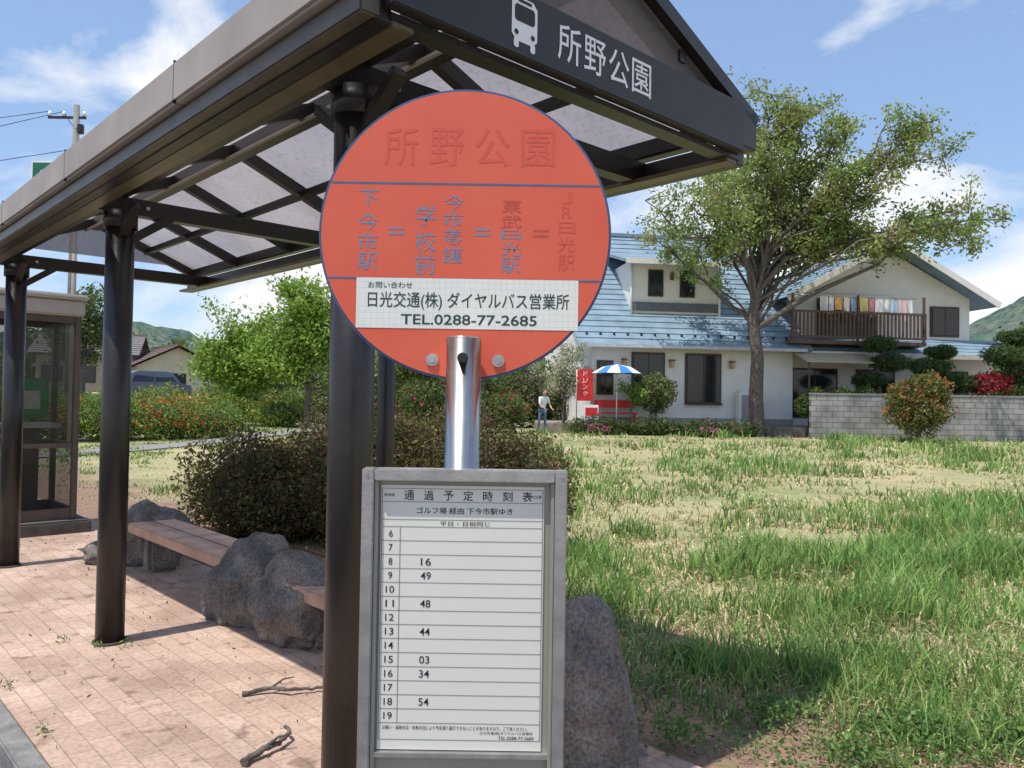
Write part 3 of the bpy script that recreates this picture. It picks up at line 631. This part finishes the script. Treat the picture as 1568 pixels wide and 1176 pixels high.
br.inputs['Scale'].default_value=1; br.inputs['Brick Width'].default_value=.4; br.inputs['Row Height'].default_value=.2; br.inputs['Mortar Size'].default_value=.012
br.inputs['Color1'].default_value=(.30,.295,.285,1); br.inputs['Color2'].default_value=(.38,.37,.355,1); br.inputs['Mortar'].default_value=(.15,.145,.14,1)
st=RAMP(NZ(1.5,8).outputs['Fac'],[(.3,(.55,.55,.53)),(.6,(1,1,1))]); nt.links.new(MUL(br.outputs[0],st.outputs[0]),b.inputs['Base Color'])
box('wall_run',(6,0,1.1),(12,.15,1.6),m,bw); box('coping',(6,0,1.935),(12.04,.2,.07),mat('coping',(.26,.25,.24),.9,.2),bw,.01)
box('footing',(6,-.06,.2),(12.1,.35,.22),mat('footing_stone',(.1,.095,.09),.9,.4,4,.6),bw,.02)
box('retaining_wall',(6.6,29.55,.42),(8.7,.3,.5),mat('dark_retaining_stone',(.09,.085,.08),.95,.4,3,.8),None,.03)
GG=[(.07,.12,.03),(.11,.17,.04),(.14,.16,.05)]
cb=bush('flowering_camellia_bush',(13.9,27,.25),[(0,0,1.2,1.05,.9,.85),(.3,0,1.8,.7,.7,.6),(-.2,0,1.7,.7,.7,.6)],11000,.055,[(.10,.16,.04),(.16,.18,.05),(.22,.17,.06)],M_core,[(.6,.16,.06),(.5,.22,.08)],.22,1)
tube('stem',[(0,0,-.15),(0,0,.8)],.08,M_bark,cb,8)
def cloudpine(x,y,z,pads,n=3600):
    g=grp('pruned_pine_tree',(x,y,z)); tube('trunk',[(0,0,-.3),(.1,0,1),(-.1,0,2),(.1,0,pads[-1][2])],[.12,.1,.08,.04],M_bark,g,8); P=[]
    for i,(px_,py_,pz_,r_) in enumerate(pads):
        bar('limb_%d'%i,(0,0,pz_-.3),(px_,py_,pz_-.05),.06,.06,M_bark,g)
        d=rng.normal(size=(n,3)); d/=np.linalg.norm(d,axis=1)[:,None]; d*=rng.uniform(.5,1.12,(n,1))*(1+.4*(vn(d[:,0]*2+i,d[:,1]*2+d[:,2],2,i)-.5))[:,None]; P.append(d*np.array([r_,r_,r_*.5])+np.array([px_,py_,pz_]))
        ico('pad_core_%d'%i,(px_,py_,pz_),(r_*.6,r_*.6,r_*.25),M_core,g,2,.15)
    leaves('needles',np.concatenate(P),.065,pick([(.06,.11,.035),(.10,.15,.05),(.08,.13,.04)],n*len(pads)),M_leaf,g,.3)
cloudpine(16.5,30.6,.65,[(-.5,0,1.3,.8),(.6,0,1.8,.8),(-.3,0,2.4,.7),(.1,0,3,.5)])
cloudpine(19.3,30.4,.65,[(-.4,0,1.5,.9),(.6,0,2.2,1.0),(-.3,0,2.9,.8),(.1,0,3.6,.6)])
cloudpine(14.4,31,.65,[(-.4,0,1.9,.6),(.4,0,2.6,.7),(0,0,3.3,.6)])
for x,r in ((12.2,.55),(13.1,.6),(15.2,.7),(17.8,.6),(11.2,.45)):
    bush('garden_shrub',(x,29.9,.6),[(0,0,.9,r*1.1,r,r),(.3,0,1.3,r*.7,r,r*.6)],2200,.05,GG)
bush('red_maple_shrub',(18.3,30.2,.6),[(0,0,1.7,.8,.7,.6)],2500,.06,[(.35,.03,.03),(.25,.02,.03)])
bush('pink_azalea_bush',(7.1,28.4,.3),[(0,0,.15,.5,.3,.22)],800,.05,GG,M_core,[(.6,.12,.33)],.5)
bush('pink_azalea_bush',(3.1,28.6,.3),[(0,0,.2,.35,.3,.25)],600,.05,GG,M_core,[(.65,.12,.35)],.5)
bush('border_hedge',(4.3,29.3,.35),[(-1.2,0,.25,1.2,.3,.4),(.8,0,.25,1.2,.3,.38),(2.6,0,.2,1.1,.3,.4),(4.2,0,.2,.9,.3,.35)],5500,.05,[(.09,.15,.04),(.14,.2,.05),(.06,.1,.03)],M_core,[(.6,.1,.2)],.12)
rb_=bush('round_shrub',(5.5,30.2,.55),[(0,0,1.35,.75,.7,.75)],5000,.05,[(.13,.18,.06),(.18,.21,.07)]); tube('stem',[(0,0,-.2),(0,0,.8)],.05,M_bark,rb_,8)
tree('blossom_tree',(2.0,30.5,.5),[(0,0,-.2),(0,0,.8),(.1,0,1.4),(0,0,2)],.08,[(-.3,0,2.3,1,.8,.7),(.4,0,1.8,.8,.8,.6),(.1,0,3,.7,.7,.5)],14,10,6500,.045,[(.72,.68,.6),(.6,.56,.45),(.3,.34,.14),(.2,.26,.08)],.12,.4)
bush('red_azalea_bush',(-1.6,29,.3),[(-1.6,0,1,1,.8,.9),(0,0,.9,1,.8,.8),(1.4,0,.8,.8,.8,.7)],8000,.065,[(.09,.14,.04),(.13,.18,.05)],M_core,[(.5,.03,.05),(.6,.07,.05)],.13)
tree('garden_tree',(-3.6,30,.3),[(0,0,-.2),(0,0,1),(.1,0,1.8),(0,0,2.6)],.1,[(-.6,0,2.6,1.1,1,.8),(.6,0,3,1,1,.9)],14,10,7000,.08,[(.14,.2,.05),(.2,.26,.07)],.15,.4)
bush('background_hedge',(1.5,36,.3),[(-8,0,1.4,3,1.5,1.8),(-4,0,1.3,2.6,1.5,1.7),(-.5,0,1.4,2.4,1.5,1.8)],14000,.09,[(.08,.13,.04),(.13,.18,.05),(.18,.19,.07)],M_core)
AG=[(.12,.20,.04),(.18,.27,.05),(.25,.32,.07)]
bush('flowering_azalea_hedge',(-11.2,24,0),[(-2.6,0,.8,1.3,1,.85),(-1,0,.8,1.3,1,.8),(.7,.3,.75,1.3,1,.75),(2,.4,.7,1,.9,.65),(-4.2,0,.8,1.3,1,.9)],34000,.042,AG,M_core2,[(.62,.06,.03),(.7,.13,.04)],.28,.5)
bush('clipped_shrub',(-12.0,32,.1),[(0,0,.8,1.8,1,.8),(2.6,0,.7,1.3,1,.75),(-2.4,0,.9,1.5,1,.9)],10000,.06,[(.24,.32,.06),(.18,.26,.05)],M_core2,[(.7,.25,.05)],.10)
bush('clipped_shrub',(-13.2,38,.3),[(0,0,1.0,2.0,1,1.1),(3,0,.8,1.3,1,.9),(5.5,0,.8,1.2,1,.8)],9000,.07,[(.24,.32,.06),(.14,.2,.05)],M_core2,[(.6,.1,.05)],.10)
bush('clipped_shrub',(-20,30,.2),[(0,0,1.0,2.0,1,1.0),(2.6,0,.8,1.6,1,.8)],9000,.07,[(.12,.18,.05),(.09,.14,.04)],M_core)
tree('roadside_tree',(-25,46,1),[(0,0,-.2),(0,0,1.2),(.1,0,2.5),(.1,0,3.8)],.2,[(-1,0,4,1.6,1.5,1.3),(.9,0,4.5,1.6,1.5,1.4),(0,0,5.6,1.4,1.4,1.0)],18,11,9000,.11,[(.12,.18,.05),(.09,.14,.05),(.18,.22,.08)],.25,.45)
# ================= left houses, car
def small_house(name,x,y,z,w,d,hw,hr,wall,roof,rz):
    g=grp(name,(x,y,z),rz); mw=mat(name+'_wall',wall,.85,.08,3); mr_=mat(name+'_roof',roof,.7,.15,3)
    box('walls',(0,0,hw/2),(w,d,hw),mw,g)
    tiled('roof_front',[(-w/2-.5,-d/2-.6,hw-.2),(w/2+.5,-d/2-.6,hw-.2),(w/2+.5,0,hw+hr),(-w/2-.5,0,hw+hr)],9,mr_,g,.05)
    tiled('roof_back',[(w/2+.5,d/2+.6,hw-.2),(-w/2-.5,d/2+.6,hw-.2),(-w/2-.5,0,hw+hr),(w/2+.5,0,hw+hr)],9,mr_,g,.05)
    for sg in (-1,1): fromdata('gable_%d'%sg,[(sg*w/2*.999,-d/2,hw-.05),(sg*w/2*.999,d/2,hw-.05),(sg*w/2*.999,0,hw+hr-.1)],[(0,1,2)],mw,g)
    bar('ridge',(-w/2-.5,0,hw+hr+.05),(w/2+.5,0,hw+hr+.05),.3,.2,mr_,g)
    for k in range(3):
        u=-w/2+w*(k+.5)/3; box('window_frame_%d'%k,(u,-d/2-.03,hw*.5),(w*.2+.16,.06,1.36),M_frame,g); box('window_%d'%k,(u,-d/2-.07,hw*.5),(w*.2,.03,1.2),M_dark,g)
    for sg in (-1,1): box('side_window_%d'%sg,(sg*(w/2+.02),0,hw*.55),(.05,1.4,1.1),M_dark,g)
small_house('brown_roof_house',-29,66,1.3,7,6,2.6,1.6,(.5,.45,.38),(.15,.10,.09),-.9)
small_house('grey_roof_house',-35,66,1.3,7,6,3.6,1.6,(.36,.30,.25),(.17,.15,.15),.3)
small_house('tan_house',-50,60,1.5,9,8,4.2,1.9,(.4,.33,.25),(.16,.10,.08),.1)
sb=grp('cream_shed',(-17.2,50,.7),.3); box('walls',(0,0,1.2),(2.2,2,2.4),mat('cream_wall',(.68,.64,.52),.85),sb); slab('roof',[(-1.3,-1.2,2.45),(1.3,-1.2,2.45),(1.3,1.2,2.75),(-1.3,1.2,2.75)],.1,mat('shed_roof',(.3,.3,.3),.7),sb); box('door',(.3,-1.02,1),(.8,.05,1.9),mat('shed_door',(.3,.28,.25),.6),sb)
car=grp('parked_car',(-21.1,46.5,1.15),math.radians(50))
prof=[(-2,.35),(-2.02,.85),(-1.85,1.05),(-1.5,1.65),(-1.2,1.75),(.5,1.75),(.8,1.68),(1.25,1.12),(1.9,.95),(2.02,.7),(2,.35)]
v=[(x,-.82+(.1 if z>1.2 else 0),z) for x,z in prof]+[(x,.82-(.1 if z>1.2 else 0),z) for x,z in prof]; n=len(prof)
f=[tuple(range(n)),tuple(range(2*n-1,n-1,-1))]+[(i,i+n,(i+1)%n+n,(i+1)%n) for i in range(n)]
M_car=mat('blue_grey_car_paint',(.07,.10,.15),.3,.05,2,coat=.6); fixn(fromdata('body',v,f,M_car,car))
for sg in (-1,1):
    fromdata('side_windows_%d'%sg,[(-1.6,sg*.825,1.12),(1.05,sg*.825,1.15),(.65,sg*.735,1.62),(-1.35,sg*.735,1.62)],[(0,1,2,3)],M_dark,car)
    box('pillar_%d'%sg,(-.3,sg*.785,1.37),(.07,.08,.5),M_car,car)
    for x in (-1.25,1.25): tube('wheel_%d_%d'%(x*10,sg),[(x,sg*.62,.32),(x,sg*.86,.32)],.32,M_black,car,20); tube('hub_%d_%d'%(x*10,sg),[(x,sg*.8,.32),(x,sg*.87,.32)],.18,M_steel,car,12)
    box('headlight_%d'%sg,(1.97,sg*.6,.8),(.1,.32,.16),M_white,car,.02); box('tail_light_%d'%sg,(-2.0,sg*.7,1.0),(.06,.14,.3),mat('tail_red',(.5,.03,.02),.3),car)
fromdata('windscreen',[(1.24,-.7,1.19),(1.24,.7,1.19),(.87,.64,1.66),(.87,-.64,1.66)],[(0,1,2,3)],M_dark,car)
fromdata('rear_window',[(-1.87,-.7,1.14),(-1.87,.7,1.14),(-1.57,.64,1.6),(-1.57,-.64,1.6)],[(0,1,2,3)],M_dark,car)
box('bumper_front',(2.0,0,.5),(.12,1.6,.25),M_car,car,.03); box('bumper_rear',(-2.02,0,.5),(.12,1.6,.25),M_car,car,.03)
# ================= utility pole, road sign
up=grp('utility_pole',(-14,25,0))
M_conc=mat('concrete_pole',(.20,.195,.18),.8,.1)
tube('pole',[(0,0,-.2),(0,0,10.7)],[.15,.09],M_conc,up,16); bar('crossarm',(-.9,0,10.3),(.3,0,10.3),.07,.07,M_post,up); bar('crossarm_low',(-.1,0,9.4),(.4,0,9.4),.07,.07,M_post,up)
for x in (-.85,-.4,.25): tube('insulator',[(x,0,10.34),(x,0,10.5)],[.06,.04],M_white,up,10)
box('junction',(.2,-.1,9.9),(.16,.16,.3),M_post,up,.02)
def wire(p,q,sag):
    tube('wire',[(p[0]+(q[0]-p[0])*k/12,p[1]+(q[1]-p[1])*k/12,p[2]+(q[2]-p[2])*k/12-sag*4*(k/12)*(1-k/12)) for k in range(13)],.012,M_post,up,5)
wire((-.85,0,10.5),(-30,4,11.2),.9); wire((-.4,0,10.5),(-30,5,10),1.2); wire((0,0,9.3),(-30,4,8),.6)
wire((-.4,0,10.5),(.1,-.1,9.9),.1)
rs=grp('green_road_sign',(-11.6,20.8,0)); tube('pole',[(0,0,0),(0,0,7.6)],.06,M_fasc,rs,12); M_gs=mat('sign_green',(.01,.14,.07),.4,.05)
box('panel',(-.5,-.08,7.25),(1.3,.03,.75),M_white,rs,.01); box('panel_face',(-.5,-.098,7.25),(1.22,.012,.67),M_gs,rs,.003); bar('bracket',(-.9,-.03,7.3),(.1,-.03,7.3),.05,.05,M_fasc,rs)
text_mesh('lettering','日光',.8,.3,M_white,rs,(-.5,-.106,7.25),RB)
# ================= yard items
bn=grp('red_banner_stand',(2.75,29.9,.6)); tube('banner_pole',[(-.3,0,0),(-.3,0,2.2)],.02,M_alu,bn,8)
M_rd=mat('banner_red',(.6,.02,.02),.5,.08)
v=[];f=[]
for i in range(7):
    for j in range(5): v.append((-.28+.6*j/4,.04*math.sin(i*.9+j),.95+1.2*i/6))
for i in range(6):
    for j in range(4): k=i*5+j; f.append((k,k+1,k+6,k+5))
fromdata('banner_cloth',v,f,M_rd,bn,True)
for i,ch in enumerate('ドリンク'): text_mesh('banner_text_%d'%i,ch,.16,.17,M_white,bn,(0.02,-.06,1.98-.25*i),RB)
box('signboard',(.25,-.1,.4),(.55,.06,.8),M_white,bn,.01); box('signboard_red',(.25,-.14,.55),(.45,.02,.3),M_rd,bn)
ps=grp('garden_parasol',(3.95,29.8,.6)); tube('pole',[(0,0,0),(0,0,2.35)],.02,M_white,ps,8)
M_pb=mat('parasol_blue',(.03,.2,.6),.7,.05); M_pw=mat('parasol_white',(.8,.8,.8),.7,.03)
for k in range(12):
    a0,a1=2*math.pi*k/12,2*math.pi*(k+1)/12; R1,R2=.55,.95
    fromdata('gore_%d'%k,[(0,0,2.35),(R1*math.cos(a0),R1*math.sin(a0),2.24),(R1*math.cos(a1),R1*math.sin(a1),2.24)],[(0,1,2)],M_pb if k%2 else M_pw,ps)
    fromdata('gore_outer_%d'%k,[(R1*math.cos(a0),R1*math.sin(a0),2.24),(R2*math.cos(a0),R2*math.sin(a0),2.0),(R2*math.cos(a1),R2*math.sin(a1),2.0),(R1*math.cos(a1),R1*math.sin(a1),2.24)],[(0,1,2,3)],M_pb if k%2 else M_pw,ps)
tbn=grp('red_garden_bench',(4.0,30.3,.65)); box('seat',(0,0,.45),(1.6,.4,.06),M_rd,tbn,.01); box('backrest',(0,.2,.8),(1.6,.05,.3),M_rd,tbn,.01)
for x in (-.7,.7): box('leg_%d'%(x*10),(x,0,.22),(.06,.35,.42),M_rd,tbn)
tree('young_tree',(4.45,29.6,.5),[(0,0,-.1),(0,0,.6),(.05,0,1.1),(0,0,1.5)],.04,[(-.3,0,1.5,.5,.4,.35),(.35,0,1.4,.45,.4,.3)],9,7,1500,.05,[(.16,.27,.06),(.22,.32,.07)],.08,.4)
def person(name,loc,rz,shirt,trousers):
    g=grp(name,loc,rz)
    def skin(nm,vs,es,rs,m,root=0):
        me=bpy.data.meshes.new(nm); me.from_pydata(vs,es,[]); o=link(bpy.data.objects.new(nm,me),g); me.materials.append(m)
        md=o.modifiers.new('s','SKIN')
        for i,r in enumerate(rs): me.skin_vertices[0].data[i].radius=(r,r*.85)
        me.skin_vertices[0].data[root].use_root=True; md.use_smooth_shade=True
        ss=o.modifiers.new('ss','SUBSURF'); ss.levels=2; ss.render_levels=2
    ms=mat('skin_tone',(.5,.3,.22),.6,.05); m1=mat(name+'_shirt',shirt,.8,.05); m2_=mat(name+'_trousers',trousers,.8,.1)
    skin('torso_and_sleeves',[(0,0,.92),(0,-.03,1.1),(0,-.08,1.3),(0,-.1,1.36),(.17,-.09,1.33),(.23,-.12,1.08),(-.17,-.09,1.33),(-.22,-.16,1.08)],[(0,1),(1,2),(2,3),(2,4),(4,5),(2,6),(6,7)],[.13,.12,.14,.06,.06,.045,.06,.045],m1)
    skin('legs',[(0,0,.9),(.09,0,.84),(.1,-.03,.46),(.11,0,.08),(-.09,0,.84),(-.11,.05,.46),(-.12,.14,.08)],[(0,1),(1,2),(2,3),(0,4),(4,5),(5,6)],[.12,.09,.062,.045,.09,.062,.045],m2_)
    skin('forearm_r',[(.23,-.12,1.08),(.2,-.3,.95),(.19,-.38,.92)],[(0,1),(1,2)],[.038,.028,.03],ms); skin('forearm_l',[(-.22,-.16,1.08),(-.18,-.33,.98),(-.17,-.41,.96)],[(0,1),(1,2)],[.038,.028,.03],ms)
    skin('neck',[(0,-.1,1.34),(0,-.13,1.45)],[(0,1)],[.05,.05],ms)
    ico('head',(0,-.15,1.53),(.078,.095,.115),ms,g,3,.04); ico('hair',(0,-.13,1.565),(.088,.1,.095),M_black,g,3,.08); ico('nose',(0,-.245,1.52),(.012,.02,.02),ms,g,2,0)
    for sx_ in (-1,1):
        ico('shoe_%d'%sx_,(sx_*.115,-.04 if sx_>0 else .1,.045),(.045,.12,.045),M_black,g,2,.05); ico('ear_%d'%sx_,(sx_*.08,-.14,1.53),(.012,.02,.03),ms,g,1,0)
        ico('eye_%d'%sx_,(sx_*.03,-.237,1.545),(.01,.008,.008),M_black,g,1,0)
        for q in range(5):
            bx=(.19 if sx_>0 else -.17)+(q-2)*.014; by,bz=(-.40,.915) if sx_>0 else (-.43,.955)
            tube('finger_%d_%d'%(sx_,q),[(bx,by,bz),(bx,by-.035,bz-.015),(bx,by-.05,bz-.045)],[.008,.007,.005],ms,g,6)
person('standing_person',(1.15,29.4,.31),.5,(.75,.77,.8),(.12,.18,.32))
# ================= HILLS
m,nt,b=newmat('forested_hill'); tc=nt.nodes.new('ShaderNodeTexCoord'); b.inputs['Roughness'].default_value=1; b.inputs['Specular IOR Level'].default_value=.05
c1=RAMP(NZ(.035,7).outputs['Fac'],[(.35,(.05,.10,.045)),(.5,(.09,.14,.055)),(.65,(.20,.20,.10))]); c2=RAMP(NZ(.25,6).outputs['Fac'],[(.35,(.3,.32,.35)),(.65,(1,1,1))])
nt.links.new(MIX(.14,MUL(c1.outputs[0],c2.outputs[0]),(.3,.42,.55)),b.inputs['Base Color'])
bp=nt.nodes.new('ShaderNodeBump'); bp.inputs['Distance'].default_value=6; nt.links.new(NZ(.2,6).outputs['Fac'],bp.inputs['Height']); nt.links.new(bp.outputs[0],b.inputs['Normal'])
th=np.radians(np.linspace(-75,75,260)); rr=np.linspace(0,1,26); TH,RR=np.meshgrid(th,rr,indexing='ij')
deg=np.degrees(TH)
top=27+38*np.exp(-((deg-38)/9)**2)+14*np.exp(-((deg+26)/5)**2)+10*np.exp(-((deg-0)/10)**2)+14*np.exp(-((deg+50)/10)**2)
D=330+170*RR; XX=D*np.sin(TH); YY=D*np.cos(TH)
ZZ=top*np.sin(RR*math.pi/2)**1.2*(1+.12*(vn(XX,YY,.012,2)-.5)*2)+3.0*(vn(XX,YY,.12,4)-.5)*RR*2+1.8*(vn(XX,YY,.35,4)-.5)*RR*2
I=np.arange(TH.size).reshape(TH.shape); F=np.stack([I[:-1,:-1],I[:-1,1:],I[1:,1:],I[1:,:-1]],-1).reshape(-1,4)
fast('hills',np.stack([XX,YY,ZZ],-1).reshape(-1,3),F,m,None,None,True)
def treeline(name,pts,n,size,pal):
    P=[];C=[]
    for x,y,z,r,h in pts:
        k=n; d=rng.normal(size=(k,3)); d/=np.linalg.norm(d,axis=1)[:,None]; p=d*rng.uniform(.7,1.05,(k,1))*np.array([r,r,h])*(1+.3*(vn(d[:,0]*3+x,d[:,1]*3+d[:,2]*2,1.5,1)-.5))[:,None]+np.array([x,y,z]); P.append(p); C.append(pick(pal,1)[0]*rng.uniform(.7,1.3,(k,1)))
    return leaves(name,np.concatenate(P),size,np.concatenate(C),M_leaf)
pts=[]
for i in range(34):
    x=-95+i*3.6+random.uniform(-1.5,1.5); pts.append((x,random.uniform(82,100),random.uniform(2.5,4)+1,random.uniform(2.5,4),random.uniform(3,5.2)))
for i in range(26):
    x=20+i*3.8+random.uniform(-1.5,1.5); pts.append((x,random.uniform(75,95),random.uniform(3,5),random.uniform(3,4.5),random.uniform(4,7)))
treeline('distant_trees',pts,800,.5,[(.08,.14,.05),(.14,.20,.07),(.22,.24,.10),(.07,.11,.05)])
# ================= SKY / LIGHT / CAMERA
w=bpy.data.worlds.new('World'); scn.world=w; w.use_nodes=True; nt=w.node_tree; bg=nt.nodes['Background']
sk=nt.nodes.new('ShaderNodeTexSky'); sk.sky_type='NISHITA'; sk.sun_disc=False; sk.sun_elevation=math.radians(67); sk.sun_rotation=math.radians(227); sk.air_density=1; sk.dust_density=.6; sk.ozone_density=1.4
tc=nt.nodes.new('ShaderNodeTexCoord'); mp=nt.nodes.new('ShaderNodeMapping'); mp.inputs['Scale'].default_value=(1.7,1.7,3.8); mp.inputs['Location'].default_value=(.35,.2,.1); nt.links.new(tc.outputs['Generated'],mp.inputs[0])
n=nt.nodes.new('ShaderNodeTexNoise'); n.inputs['Scale'].default_value=1.9; n.inputs['Detail'].default_value=8; n.inputs['Roughness'].default_value=.55; n.inputs['Distortion'].default_value=.4; nt.links.new(mp.outputs[0],n.inputs[0])
sx=nt.nodes.new('ShaderNodeSeparateXYZ'); nt.links.new(tc.outputs['Generated'],sx.inputs[0])
lo=nt.nodes.new('ShaderNodeMapRange'); lo.inputs[1].default_value=.05; lo.inputs[2].default_value=.42; lo.inputs[3].default_value=.13; lo.inputs[4].default_value=-.05; nt.links.new(sx.outputs[2],lo.inputs[0])
ad=nt.nodes.new('ShaderNodeMath'); ad.operation='ADD'; nt.links.new(n.outputs['Fac'],ad.inputs[0]); nt.links.new(lo.outputs[0],ad.inputs[1])
r=nt.nodes.new('ShaderNodeValToRGB'); r.color_ramp.elements[0].position=.50; r.color_ramp.elements[1].position=.66; nt.links.new(ad.outputs[0],r.inputs[0])
hz=MIX(.35,sk.outputs[0],(3.3,5.0,8.2))
nt.links.new(MIX(r.outputs[0],hz,(6.9,7.0,7.2)),bg.inputs[0]); bg.inputs[1].default_value=.148
sl=bpy.data.lights.new('sun','SUN'); sl.energy=4.9; sl.angle=math.radians(.5); sl.color=(1,.95,.88)
so=link(bpy.data.objects.new('sun',sl)); so.rotation_euler=Vector((.73*1.05,.683*1.05,-2.7)).to_track_quat('-Z','Y').to_euler()
cam=bpy.data.cameras.new('camera'); cam.lens=27.8; cam.sensor_width=36; cam.clip_end=5000; cam.clip_start=.05
co=link(bpy.data.objects.new('camera',cam)); co.matrix_world=Matrix.Translation((0,0,1.5))@Matrix.Rotation(math.radians(91.23),4,'X')@Matrix.Rotation(math.radians(.9),4,'Z')
scn.camera=co
scn.view_settings.view_transform='Standard'; scn.view_settings.look='None'; scn.view_settings.exposure=0
